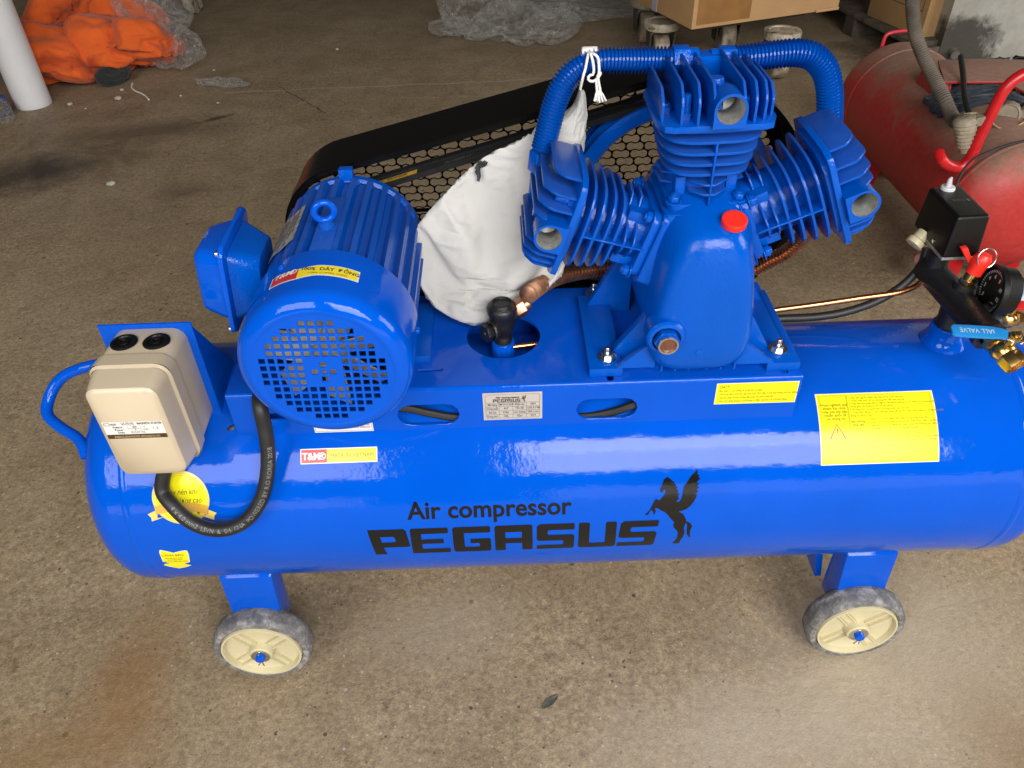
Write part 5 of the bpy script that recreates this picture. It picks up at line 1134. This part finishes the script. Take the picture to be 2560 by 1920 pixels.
PV = [q for r in G for q in r[:-1]]; PF = [(j*nc+i, j*nc+(i+1) % nc, (j+1)*nc+(i+1) % nc, (j+1)*nc+i) for j in range(nr-1) for i in range(nc)]
pin = {}
for j, (yp, xl, xr, th) in enumerate(rows):
    w = 1.0 if (j < 3 or j > nr-3) else (.25 if yp < 330 else .06)
    for i in range(nc): pin[j*nc+i] = max(w, .9 if (i in (0, 1, nc-1, nc//2, nc//2-1, nc//2+1) and yp > 330) else 0)
PVs, _ = simulate([(PV, PF, dict(grow=.055, bend=.008, grav=.35, pin=pin, pinstiff=.3, tension=18, pressure=.05, selfc=False))], 16, False)[0]
G = [PVs[j*nc:(j+1)*nc]+[PVs[j*nc]] for j in range(nr)]
b = MB(); b.grid(G)
bag = thing('cloth_bag', 'white cloth drawstring pouch hanging from the blue finned pipe, propped between motor and pump', 'bag', (-.03, .04, ZP))
pouch = mk('pouch', b, WCLOTH, bag, sharp=180)
def onbag(px_, py_):                                                # first hit of a picture ray with the pouch, lifted a little
    bestd = None
    for r in G:
        for P in r:
            d = P-CAM; z = d.dot(FW); x = 1280+FPX*d.dot(RT)/z; y = 960-FPX*d.dot(UP)/z; e = (x-px_)**2+(y-py_)**2
            if bestd is None or e+z*400 < bestd[0]: bestd = (e+z*400, z)
    rr = ray(px_, py_); return CAM+rr*((bestd[1]-.009)/rr.dot(FW))
b = MB(); 
for pl in ([(1196, 402), (1192, 418), (1187, 430), (1193, 440), (1192, 452), (1198, 455), (1203, 440), (1201, 428), (1200, 415), (1206, 402)], [(1200, 420), (1204, 406), (1215, 398), (1221, 400), (1218, 412), (1210, 419)], [(1186, 420), (1196, 404), (1199, 412), (1193, 426)]):
    P = [onbag(*q) for q in pl]; b.add(P, [tuple(range(len(P)))])
mk('pouch_emblem', b, simple('dark_grey_print', (.035, .038, .04), .7), bag, smooth=False)
b = MB(); e_ = [onbag(*q) for q in ((1200, 436), (1208, 450), (1204, 470))]
def cord(name, pts, r=.0016, parent=bag):
    b = MB(); b.tube(resample(smoothpath(pts, .003), .003), r, 8); return mk(name, b, CORDM, parent)
CORDM = clothmat('white_cotton_cord', (.74, .72, .68), .9, 1500)
k_ = 5.183; c10 = lambda x, y, Y: py(1280+x/k_, 80+y/k_, Y)
FY = HY-.0175
cord('drawstring', [c10(885, 740, .035), c10(905, 650, FY), c10(925, 560, FY-.004), c10(950, 480, FY), c10(985, 300, FY+.004), c10(1000, 240, .05)])
cord('drawstring', [c10(985, 262, HY+.0), c10(1020, 290, FY), c10(1050, 400, FY-.004), c10(1060, 500, FY-.004), c10(1050, 550, FY-.003), c10(1010, 560, FY-.003), c10(985, 590, FY-.003), c10(1000, 630, FY-.003), c10(1050, 640, FY-.004), c10(1110, 600, FY-.004), c10(1145, 545, FY-.005), c10(1150, 520, FY-.005)])
cord('drawstring', [c10(1000, 255, HY), c10(1060, 285, FY), c10(1110, 325, FY-.003), c10(1125, 400, FY-.004), c10(1130, 500, FY-.005), c10(1120, 560, FY-.005), c10(1095, 620, FY-.004), c10(1100, 740, FY-.004), c10(1110, 790, FY-.004)])
cord('drawstring', [c10(1110, 560, FY-.006), c10(1120, 640, FY-.006), c10(1140, 740, FY-.005), c10(1150, 790, FY-.004)])
b = MB(); P = c10(1010, 240, HY+.004); b.box((0, 0, 0), (.020, .010, .008), Matrix.Translation(P)); mk('cord_knot', b, CORDM, bag, bevel=.003)
b = MB()
for k in range(22):
    t = k/21; a0_ = c10(1095+25*(t-.5)*2+25, 760, FY-.004); a1_ = c10(1062+165*t+6*math.sin(k*5), 905-28*abs(t-.45)+10*math.sin(k*3.3), FY-.004-.003*math.sin(k)); b.tube([a0_, a0_.lerp(a1_, .5)+Vector((0, -.001, .001)), a1_], .0007, 5)
mk('tassel', b, CORDM, bag)

# --- white roll standing at the left
P = pz(86, 262, 0); b = MB(); b.lathe([(.020, 0), (.0735, 0), (.0755, .006), (.075, .03), (.0745, .6), (.0745, 1.25), (.02, 1.25)], Matrix.Translation((P.x, P.y, .001)), 48)
rl = mk('plastic_film_roll', b, simple('milky_white_film', (.66, .66, .67), .35, 0, .3, nscale=5, namt=.05, bscale=18, bdist=.002), sharp=50); tag(rl, 'tall white roll of film standing on end at the left edge of the floor', 'roll')

# --- orange cloth heap with its neighbours
heap = thing('orange_cloth_heap', 'crumpled heap of bright orange cloth beside the white roll', 'cloth heap', tuple(pz(220, 150, 0)))
def blob(name, px_, py_, z, rad, seed, mat, parent, **kw):
    P = pz(px_, py_, z); V, F = crumple(P, rad, seed, **kw); b = MB(); b.add(V, F); return mk(name, b, mat, parent, sharp=kw.get('sharp_', 60))
for V, F in SIM[2:2+NH]: b = MB(); b.add(V, F); mk('cloth_fold', b, ORANGE, heap, sharp=180, weld=False)
b = MB(); b.add(*SIM[1]); o = mk('rag', b, DARKRAG, sharp=180); tag(o, 'small dark green rag under the front edge of the orange cloth heap', 'rag')
for k, lab in enumerate(('crumpled clear plastic bag with a trailing tail against the orange cloth', 'left of the three clear plastic bags on the floor at the top, standing upright', 'middle clear plastic bag on the floor at the top, the roundest of the three', 'flat strip of clear plastic bag at the top edge, nearest the cardboard box')):
    t = thing('plastic_bag', lab, 'plastic bag', (FILMS[k][0][0].x, FILMS[k][0][0].y, 0))
    for V, F in pieces(SIM[2+NH+k], film_parts[k][2]): b = MB(); b.add(V, F); mk('film', b, FILM, t, sharp=38, weld=False)
# --- crushed bottle by the roll
P = pz(18, 272, .03); b = MB(); b.lathe([(.0, -.10), (.03, -.10), (.034, -.085), (.033, .03), (.030, .06), (.014, .095), (.013, .115), (0, .116)], frame(P+Vector((-.02, .0, .01)), (-.5, .75, .28)), 24)
b.v = [tuple(Vector(p)+Vector((nz(p, 22, 3), nz(p, 22, 8), nz(p, 22, 13)))*.012) for p in b.v]
bt = mk('drink_bottle', b, FILM, sharp=70); tag(bt, 'crushed clear drink bottle with a dark blue wrapper left of the white roll', 'bottle')
b = MB(); b.lathe([(.0355, -.03), (.0358, .04)], frame(P+Vector((-.02, .0, .01)), (-.5, .75, .28)), 24); b.v = [tuple(Vector(p)+Vector((nz(p, 22, 3), nz(p, 22, 8), nz(p, 22, 13)))*.012) for p in b.v]; mk('bottle_wrapper', b, simple('blue_wrapper', (.012, .03, .13), .25, nscale=18, namt=.8), bt)
# --- wheel of a trolley at the top left
P = pz(478, 52, 0); tw = thing('trolley_wheel', 'worn beige trolley wheel and fork at the top edge right of the orange cloth', 'wheel', tuple(P))
WORN = simple('worn_beige_paint', (.30, .25, .17), .6, nscale=26, namt=.6, bscale=40, bdist=.002)
M = frame((P.x-.02, P.y+.16, .09), (1, -.15, 0)); b = MB(); b.lathe([(0, -.02), (.055, -.02), (.088, -.018), (.09, -.01), (.09, .01), (.088, .018), (.055, .02), (0, .02)], M, 40); mk('tyre', b, WORN, tw)
b = MB(); b.box((0, .10, -.045), (.03, .32, .008), M); b.box((0, .10, .045), (.03, .32, .008), M); b.box((-.0, .25, 0), (.12, .02, .12), M); mk('fork', b, WORN, tw, bevel=.002)
b = MB(); b.box((P.x-.19, P.y+.34, .24), (.34, .20, .10)); mk('trolley_deck', b, BLACKP, tw, bevel=.004)

# --- cardboard box on a low trolley with four swivel casters
def cardmat(name, col):
    mt, nt, bs, N, L = nodes(name); v = texco(nt); f = noisen(nt, v, 5, 5, .6); g = noisen(nt, texco(nt, (3, 3, 120)), 6, 3)
    c = ramp(nt, f, [(.3, tuple(x*.88 for x in col)), (.7, tuple(x*1.08 for x in col))]); c = mixc(nt, 1, c, ramp(nt, g, [(.3, (.94,)*3), (.7, (1.05,)*3)]), 'MULTIPLY')
    L.new(c, bs.inputs['Base Color']); bs.inputs['Roughness'].default_value = .75; bump(nt, bs, g, .0008); return mt
CARD = cardmat('brown_cardboard', (.46, .27, .12)); CARD2 = cardmat('old_cardboard', (.34, .20, .085)); TAPEM = simple('brown_packing_tape', (.27, .135, .045), .22, nscale=12, namt=.15)
c0 = pz(1728, 75, .25); ex = (pz(2095, 22, .25)-c0); lx_ = ex.length; ex.normalize(); ey = Vector((-ex.y, ex.x, 0)); ez = Vector((0, 0, 1))
MC = Matrix(((ex.x, ey.x, 0, c0.x), (ex.y, ey.y, 0, c0.y), (0, 0, 1, .25), (0, 0, 0, 1)))
bxt = thing('cardboard_box', 'large clean brown cardboard box resting on the caster trolley behind the pump', 'box', tuple(c0))
D_, H_ = .56, .42
b = MB(); b.box((lx_/2, D_/2, H_/2), (lx_, D_, H_), MC); mk('carton', b, CARD, bxt, bevel=.004)
b = MB(); b.add([(0.02, -.0012, .015), (.28, -.0012, .015), (.28, -.0012, .13), (.02, -.0012, .13)], [(0, 1, 2, 3)], MC); mk('packing_tape', b, TAPEM, bxt)
b = MB(); b.prism([[(-.0015, .30), (-.0015, .345), (.0, .345), (.0, .30)]], 0.0, H_, MC); b.add([(-.0015, .30, 0), (.10, .30, -.0012), (.10, .345, -.0012), (-.0015, .345, 0)], [(0, 1, 2, 3)], MC); mk('strapping_band', b, simple('lilac_strap', (.45, .40, .46), .3), bxt)
b = MB(); b.box((lx_-.06, -.003, .004), (.12, .004, .012), MC); mk('box_flap', b, CARD, bxt, bevel=.001)
trl = thing('caster_trolley', 'low trolley on worn cream swivel casters under the large cardboard box', 'trolley', (c0.x+.2, c0.y+.3, 0))
b = MB(); b.box((lx_/2, D_/2+.03, -.0225), (lx_-.16, D_-.16, .043), MC); mk('deck', b, simple('deck_shade_brown', (.06, .045, .03), .8, nscale=20, namt=.3), trl, bevel=.003)  # deck colour kept dark to stand in for the shade under the box
def wornmat():
    mt, nt, bs, N, L = nodes('chipped_cream_paint'); v = texco(nt); f = noisen(nt, v, 18, 6, .65, .6); g = noisen(nt, v, 40, 4, .6)
    c = ramp(nt, f, [(.33, (.05, .045, .035)), (.42, (.36, .30, .21)), (.62, (.50, .45, .35)), (.72, (.42, .22, .06))])
    c = mixc(nt, 1, c, ramp(nt, g, [(.3, (.7,)*3), (.7, (1.15,)*3)]), 'MULTIPLY'); L.new(c, bs.inputs['Base Color']); bs.inputs['Roughness'].default_value = .6; bump(nt, bs, f, .004); return mt
CHIP = wornmat()
for i, (P, ad) in enumerate(((pz(1655, 52, .20), 0), (pz(1957, 76, .20), 0), (pz(1655, 52, .20)+ey*.36+ex*.12, 0), (pz(1957, 76, .20)+ey*.42, 0))):
    M = Matrix.Translation((P.x, P.y, 0)); b = MB(); b.lathe([(0, .165), (.066, .165), (.078, .170), (.082, .180), (.082, .196), (.078, .203), (.060, .2045), (.056, .199), (0, .199)], M, 44); cs = mk('caster', b, CHIP, trl)
    b = MB()
    for sx in (-1, 1): b.hexa([(P.x+sx*.050-.003, P.y-.03, .05), (P.x+sx*.050+.003, P.y-.03, .05), (P.x+sx*.050+.003, P.y+.06, .05), (P.x+sx*.050-.003, P.y+.06, .05), (P.x+sx*.056-.003, P.y-.06, .166), (P.x+sx*.056+.003, P.y-.06, .166), (P.x+sx*.056+.003, P.y+.06, .166), (P.x+sx*.056-.003, P.y+.06, .166)])
    b.box((P.x, P.y+.02, .166), (.118, .13, .005)); mk('fork', b, simple('dark_dusty_steel', (.10, .09, .075), .5, .6, nscale=40, namt=.5), cs)
    b = MB(); b.lathe([(0, -.034), (.066, -.034), (.072, -.028), (.072, .028), (.066, .034), (0, .034)], frame((P.x, P.y-.01, .073), (1, 0, 0)), 36); mk('caster_wheel', b, WORN, cs)
# --- second box on a pallet, back right
p0, p1 = pz(2086, 8, .11), pz(2268, 98, .11); pd_ = (p1-p0).normalized(); pn = Vector((pd_.y, -pd_.x, 0)); pn = pn if pn.x > 0 else -pn
pal = thing('wooden_pallet', 'dark grimy wooden pallet on the floor under the old printed box', 'pallet', (p1.x, p1.y, 0))
WOOD = simple('grimy_dark_wood', (.075, .06, .042), .75, nscale=16, namt=.5, bscale=60, bdist=.003)
MPl = Matrix(((pd_.x, pn.x, 0, p0.x), (pd_.y, pn.y, 0, p0.y), (0, 0, 1, 0), (0, 0, 0, 1))); PLn = (p1-p0).length
for k in range(2): b = MB(); b.box((PLn/2-.35, .07+.165*k, .100), (PLn+.8, .15, .020), MPl); mk('plank', b, WOOD, pal, bevel=.003)
for k in range(3): b = MB(); b.box((PLn/2-.65+.50*k, .155, .045), (.09, .31, .088), MPl); mk('stringer', b, WOOD, pal, bevel=.003)
q0, q1 = pz(2166, 38, .112), pz(2300, 96, .112); qd = (q1-q0); ql = qd.length; qd.normalize(); qn = Vector((-qd.y, qd.x, 0)); qn = qn if qn.y > 0 else -qn
MQ = Matrix(((qd.x, qn.x, 0, q0.x), (qd.y, qn.y, 0, q0.y), (0, 0, 1, .112), (0, 0, 0, 1)))
ob_ = thing('cardboard_box', 'old stained cardboard box with a printed frame, standing on the dark pallet', 'box', tuple(q0))
b = MB(); b.box((ql/2, .2, .22), (ql, .40, .44), MQ); mk('carton', b, CARD2, ob_, bevel=.006)
b = MB(); Mq2 = MQ @ Matrix(((1, 0, 0, 0), (0, 0, -1, -.0012), (0, 1, 0, 0), (0, 0, 0, 1))); outline2(b, ql*.10, .105, ql*.92, .24, .003); rect2(b, ql*.10, .170, ql*.92, .173); addtext(b, 'G.W: 8.9 KGS', ql*.18, .122, .030, xs=.9, bold=.02); addtext(b, 'SIZE', ql*.2, .190, .034, bold=.02)
b.v = [tuple(Mq2 @ Vector(p)) for p in b.v]; mk('carton_print', b, simple('brown_black_ink', (.05, .03, .015), .8), ob_, smooth=False)
# --- rod lying on the floor
a_, c_ = pz(2326, 66, .10), pz(2388, 138, .06); b = MB(); b.tube([a_, c_], .019, 14); tag(mk('grey_pipe', b, simple('dusty_grey_pipe', (.13, .12, .10), .6, nscale=30, namt=.3)), 'short dusty grey pipe lying between the old box and the red compressor', 'pipe')
# --- concrete wall, back right
wa_, wb_ = pz(2335, 168, 0), pz(2620, 150, 0); wd = (wb_-wa_).normalized(); wn = Vector((-wd.y, wd.x, 0)); MWl = Matrix(((wd.x, wn.x, 0, wa_.x), (wd.y, wn.y, 0, wa_.y), (0, 0, 1, 0), (0, 0, 0, 1)))
def wallmat():
    mt, nt, bs, N, L = nodes('grimy_plaster'); v = texco(nt); f = noisen(nt, v, 2.2, 5, .6, .3); g = noisen(nt, v, 14, 5, .65)
    c = ramp(nt, f, [(.30, (.27, .25, .20)), (.5, (.37, .355, .31)), (.7, (.44, .43, .40))]); c = mixc(nt, 1, c, ramp(nt, g, [(.3, (.82,)*3), (.7, (1.08,)*3)]), 'MULTIPLY')
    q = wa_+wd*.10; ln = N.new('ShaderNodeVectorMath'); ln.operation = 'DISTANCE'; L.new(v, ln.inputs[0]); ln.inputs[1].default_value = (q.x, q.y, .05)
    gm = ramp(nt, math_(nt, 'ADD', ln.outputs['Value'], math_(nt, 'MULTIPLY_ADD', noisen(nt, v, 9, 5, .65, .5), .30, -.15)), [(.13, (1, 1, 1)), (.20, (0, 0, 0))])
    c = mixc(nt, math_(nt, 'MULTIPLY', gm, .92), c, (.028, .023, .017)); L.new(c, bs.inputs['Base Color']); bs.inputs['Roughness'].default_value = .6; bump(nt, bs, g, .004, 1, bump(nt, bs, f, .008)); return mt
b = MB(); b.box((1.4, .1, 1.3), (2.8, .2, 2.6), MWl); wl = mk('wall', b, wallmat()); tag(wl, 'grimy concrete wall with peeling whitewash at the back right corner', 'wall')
o = blob('rubbish_bag', 2520, 235, .16, (.16, .13, .10), 133, simple('black_bin_film', (.006, .006, .006), .15), None, amp=.35, crease=.3, sub=5); tag(o, 'shiny black rubbish bag behind the thick red handle', 'rubbish bag')

# --- old red compressor
RX, RY0, RY1, RR, RZ = 1.350, .955, 1.765, .1765, .2365
def redmat():
    mt, nt, bs, N, L = nodes('dusty_red_paint'); v = texco(nt); f = noisen(nt, v, 7, 6, .65, .5); g = noisen(nt, v, 60, 5, .7)
    ge = N.new('ShaderNodeNewGeometry'); sx = N.new('ShaderNodeSeparateXYZ'); L.new(ge.outputs['Normal'], sx.inputs[0])
    up = ramp(nt, math_(nt, 'ADD', sx.outputs[2], math_(nt, 'MULTIPLY_ADD', f, 1.4, -.7)), [(.38, (.10,)*3), (.85, (1, 1, 1))])
    red = ramp(nt, g, [(.3, (.40, .012, .014)), (.7, (.52, .022, .022))])
    dust = ramp(nt, g, [(.3, (.20, .135, .09)), (.7, (.28, .195, .135))])
    c = mixc(nt, math_(nt, 'MULTIPLY', up, .88), red, dust); L.new(c, bs.inputs['Base Color'])
    L.new(math_(nt, 'MULTIPLY_ADD', up, .45, .38), bs.inputs['Roughness']); bump(nt, bs, g, .0008); return mt
REDM = redmat(); REDH = simple('red_gloss_paint', (.52, .010, .014), .3, nscale=20, namt=.15); DUSTY = simple('dusty_beige_metal', (.30, .25, .18), .8, nscale=40, namt=.3, bscale=60, bdist=.003)
rc = thing('old_air_compressor', 'old dusty red air compressor tank lying behind the right end of the blue one', 'air compressor', (RX, (RY0+RY1)/2, 0))
hd_ = [(RR*math.cos(PI/2*k/10)**.85 if k < 10 else 0, .082*math.sin(PI/2*k/10)) for k in range(11)]
b = MB(); b.lathe([(r, RY0-z) for r, z in reversed(hd_)]+[(RR, RY0+(RY1-RY0)*k/6) for k in range(1, 6)]+[(r, RY1+z) for r, z in hd_], frame((RX, 0, RZ), (0, 1, 0)), 72); mk('tank', b, REDM, rc, sharp=60)
for y in (RY0+.004, RY1-.07):
    b = MB(); b.lathe([(RR-.0003, y-.008), (RR+.002, y-.004), (RR+.003, y), (RR+.002, y+.004), (RR-.0003, y+.008)], frame((RX, 0, RZ), (0, 1, 0)), 72); mk('weld_seam', b, REDM, rc, sharp=60)
for y in (RY0+.05, RY1-.15):
    for s_ in (-1, 1):
        b = MB(); b.hexa([(RX+s_*.06, y-.03, .0), (RX+s_*.10, y-.03, .0), (RX+s_*.10, y+.03, .0), (RX+s_*.06, y+.03, .0), (RX+s_*.05, y-.03, .10), (RX+s_*.12, y-.03, .13), (RX+s_*.12, y+.03, .13), (RX+s_*.05, y+.03, .10)]); mk('leg', b, REDH, rc, bevel=.003)
HYr = .93
b = MB(); b.tube(resample(smoothpath([py(2347, 383, HYr+.02), py(2353, 398, HYr), py(2372, 414, HYr), py(2400, 418, HYr), py(2424, 398, HYr), py(2446, 350, HYr), py(2478, 285, HYr), py(2506, 232, HYr), py(2535, 200, HYr), py(2570, 182, HYr), py(2640, 170, HYr), py(2700, 200, HYr), py(2730, 300, HYr)], .01), .012), .0135, 16); mk('handle', b, REDH, rc)
HY3 = 1.80
b = MB(); b.tube(resample(smoothpath([py(2203, 122, HY3), py(2207, 108, HY3), py(2214, 90, HY3), py(2226, 82, HY3), py(2262, 77, HY3), py(2285, 80, HY3), py(2298, 95, HY3), py(2304, 118, HY3)], .008), .01), .0058, 12); mk('handle', b, simple('pinkish_red_paint', (.55, .03, .05), .35), rc)
zp_ = .455; b = MB(); pl = [pz(2362, 204, zp_), pz(2512, 203, zp_), pz(2585, 240, zp_), pz(2600, 150, zp_), pz(2440, 146, zp_), pz(2345, 150, zp_)]; b.prism([[(p.x, p.y) for p in pl]], zp_-.006, zp_); mk('platform', b, REDM, rc, bevel=.001)
b = MB(); cpl = pz(2352, 176, zp_); b.hexa([(cpl.x-.012, cpl.y-.09, .37), (cpl.x+.004, cpl.y-.09, .37), (cpl.x+.004, cpl.y+.10, .36), (cpl.x-.012, cpl.y+.10, .36), (cpl.x-.012, cpl.y-.07, zp_-.006), (cpl.x+.004, cpl.y-.07, zp_-.006), (cpl.x+.004, cpl.y+.08, zp_-.006), (cpl.x-.012, cpl.y+.08, zp_-.006)]); mk('saddle', b, REDM, rc, bevel=.002)
ft_ = pz(2413, 368, .408); fd = Vector((-.28, .10, 1)).normalized(); b = MB(); pr = [(.013, -.012)]
for k in range(7): pr += [(.0150+.0016*k, .010*k), (.0195+.0016*k, .010*k+.003), (.0198+.0016*k, .010*k+.007)]
b.lathe(pr+[(.027, .073), (.020, .078), (0, .078)], frame(ft_, fd), 24); mk('taped_fitting', b, DUSTY, rc, sharp=50)
b = MB(); e1 = ft_+fd*.07+Vector((.012, -.012, 0)); b.box((0, 0, 0), (.035, .022, .022), frame(e1+Vector((.018, 0, .006)), (.8, -.3, .3))); mk('hose_clamp', b, DUSTY, rc, bevel=.004)
hp_ = [ft_+fd*.065, py(2386, 300, 1.13), py(2362, 250, 1.18), py(2335, 195, 1.24), py(2308, 140, 1.28), py(2290, 90, 1.31), py(2283, 40, 1.33), py(2280, -20, 1.35), py(2280, -120, 1.37)]
hpp = resample(smoothpath(hp_, .006), .0032); b = MB(); b.tube(hpp, [.0185 if i % 2 else .0168 for i in range(len(hpp))], 18); mk('corrugated_hose', b, simple('dusty_brown_hose', (.105, .085, .065), .7, nscale=20, namt=.35), rc, sharp=20)
b = MB(); b.tube(resample(smoothpath([py(2402, 140, 1.35), py(2408, 190, 1.28), py(2412, 240, 1.2), py(2425, 290, 1.13), py(2430, 305, 1.10)], .01), .012), .0075, 10); mk('power_cable', b, RUBBER, rc)
b = MB(); b.tube(resample(smoothpath([pz(2600, 345, .415), pz(2520, 362, .413), pz(2460, 385, .410), pz(2425, 405, .402), pz(2400, 440, .375), pz(2385, 475, .35)], .01), .012), .0032, 8); mk('thin_cable', b, BELTM, rc)
for (x, y, r) in ((2519, 288, .029), (2562, 300, .027)):
    P = py(x, y, 1.12); M = frame(P, (-.5, -.8, .25)); b = MB(); b.lathe([(r*1.1, -.09), (r*1.1, -.012), (r, 0), (r*.9, .002), (r*.86, -.002), (0, -.002)], M, 28); mk('valve_cover', b, DUSTY, rc)
b = MB(); P = py(2545, 345, 1.1); b.hexa([tuple(Vector(q)+P) for q in ((-.02, -.01, -.06), (.012, -.01, -.06), (.012, .01, -.06), (-.02, .01, -.06), (.0, -.01, .05), (.03, -.01, .05), (.03, .01, .05), (.0, .01, .05))]); mk('valve_bracket', b, REDM, rc, bevel=.002)
b = MB(); b.tube(resample(smoothpath([py(2408, 286, 1.08), py(2440, 283, 1.08), py(2470, 300, 1.08), py(2500, 322, 1.06), py(2535, 318, 1.06), py(2570, 300, 1.08)], .008), .01), .0035, 8); mk('thin_pipe', b, simple('dull_brass_pipe', (.32, .24, .13), .4, .7), rc)
b = MB(); b.add(*SIM[0])
o = mk('rag', b, BLUERAG); tag(o, 'slate blue folded rag lying on the red tank beside the corrugated hose', 'rag')
# valve and plug on the floor side of the red tank
P = pz(2325, 640, .10); b = MB(); b.hexn(.035, -.03, .03, frame(P, (-.6, -.6, .2))); b.lathe([(.022, .03), (.022, .06)], frame(P, (-.6, -.6, .2)), 18); mk('drain_plug', b, simple('dusty_pink_metal', (.26, .12, .10), .7, nscale=40, namt=.3), rc, bevel=.002)
# --- small things at the right edge behind the gauge
P = pz(2560, 740, .035); b = MB(); b.lathe([(0, -.07), (.032, -.07), (.034, -.06), (.034, .04), (.030, .06), (.013, .085), (0, .086)], frame(P, (.9, .4, .05)), 24); tag(mk('clear_bottle', b, simple('grey_blue_plastic', (.30, .38, .47), .25, nscale=10, namt=.3)), 'pale blue grey plastic bottle lying at the right edge behind the gauge', 'bottle')
b = MB(); b.tube(resample(smoothpath([pz(2480, 690, .012), pz(2510, 698, .006), pz(2545, 697, .006), pz(2590, 705, .006)], .01), .02), .006, 8); tag(mk('twig', b, simple('dark_twig', (.03, .026, .022), .8)), 'thin dark twig on the floor near the red tank, behind the gauge', 'twig')
# --- leaf, string and crumbs on the floor
P = pz(1375, 1755, .002); b = MB(); lv_ = []
for j in range(9):
    t = j/8; w = .0085*math.sin(PI*min(1, t*1.02))**.8*(1 if t < 1 else 0)+.0002; lv_.append([Vector((-.022+.044*t, -w, .0035+.002*math.sin(3*t))), Vector((-.022+.044*t, 0, .0022)), Vector((-.022+.044*t, w, .0035-.001*math.sin(4*t)))])
Ml = Matrix.Translation((P.x, P.y, 0)) @ Matrix.Rotation(R_(38), 4, 'Z') @ Matrix.Scale(.8, 4); b.grid([[Ml @ p for p in r] for r in lv_]); tag(mk('dry_leaf', b, simple('dry_leaf_green', (.085, .085, .068), .7, nscale=90, namt=.3)), 'small dry dark leaf lying on the concrete in the front middle', 'leaf')
b = MB(); b.tube(resample(smoothpath([pz(331, 208, .003), pz(329, 218, .003), pz(338, 227, .003), pz(352, 233, .004), pz(364, 240, .003), pz(372, 249, .004)], .006), .008), .0035, 6); tag(mk('frayed_string', b, CORDM), 'short frayed white string on the floor in front of the dark rag', 'string')
CRL = ['larger pale crumb nearest the frayed string, front of the dark rag', 'small pale crumb just behind the larger one near the frayed string', 'lone pale flake on the bare floor left of the motor', 'pale crumb between the white roll and the dark rag', 'tiny pale crumb right of the clear bag tail', 'tiny pale crumb alone on the far floor above the belt guard', 'tiny pale crumb right of the white roll foot', 'tiny pale crumb below the clear bag tail', 'tiny pale crumb right of the thin dark stain']
crumbs = [(297, 248, .016), (305, 226, .009), (279, 462, .015), (176, 262, .011), (535, 176, .006), (843, 124, .008), (214, 272, .005), (452, 240, .006), (545, 258, .006)]
for i, (x, y, r) in enumerate(crumbs):
    P = pz(x, y, 0); V, F = ICO[3]; b = MB(); b.add([(P.x+v.x*r*(1+.4*nz(v, 1.5, i)), P.y+v.y*r*(1+.4*nz(v, 1.5, i+7)), max(.0005, r*.35+v.z*r*.5*(1+.3*nz(v, 2, i)))) for v in V], F)
    tag(mk('white_crumb', b, simple('pale_mortar_crumb', (.48, .45, .38), .8) if i == 0 else bpy.data.materials['pale_mortar_crumb'], smooth=False), CRL[i], 'crumb', 'pale crumbs on the floor')
bpy.context.view_layer.update()
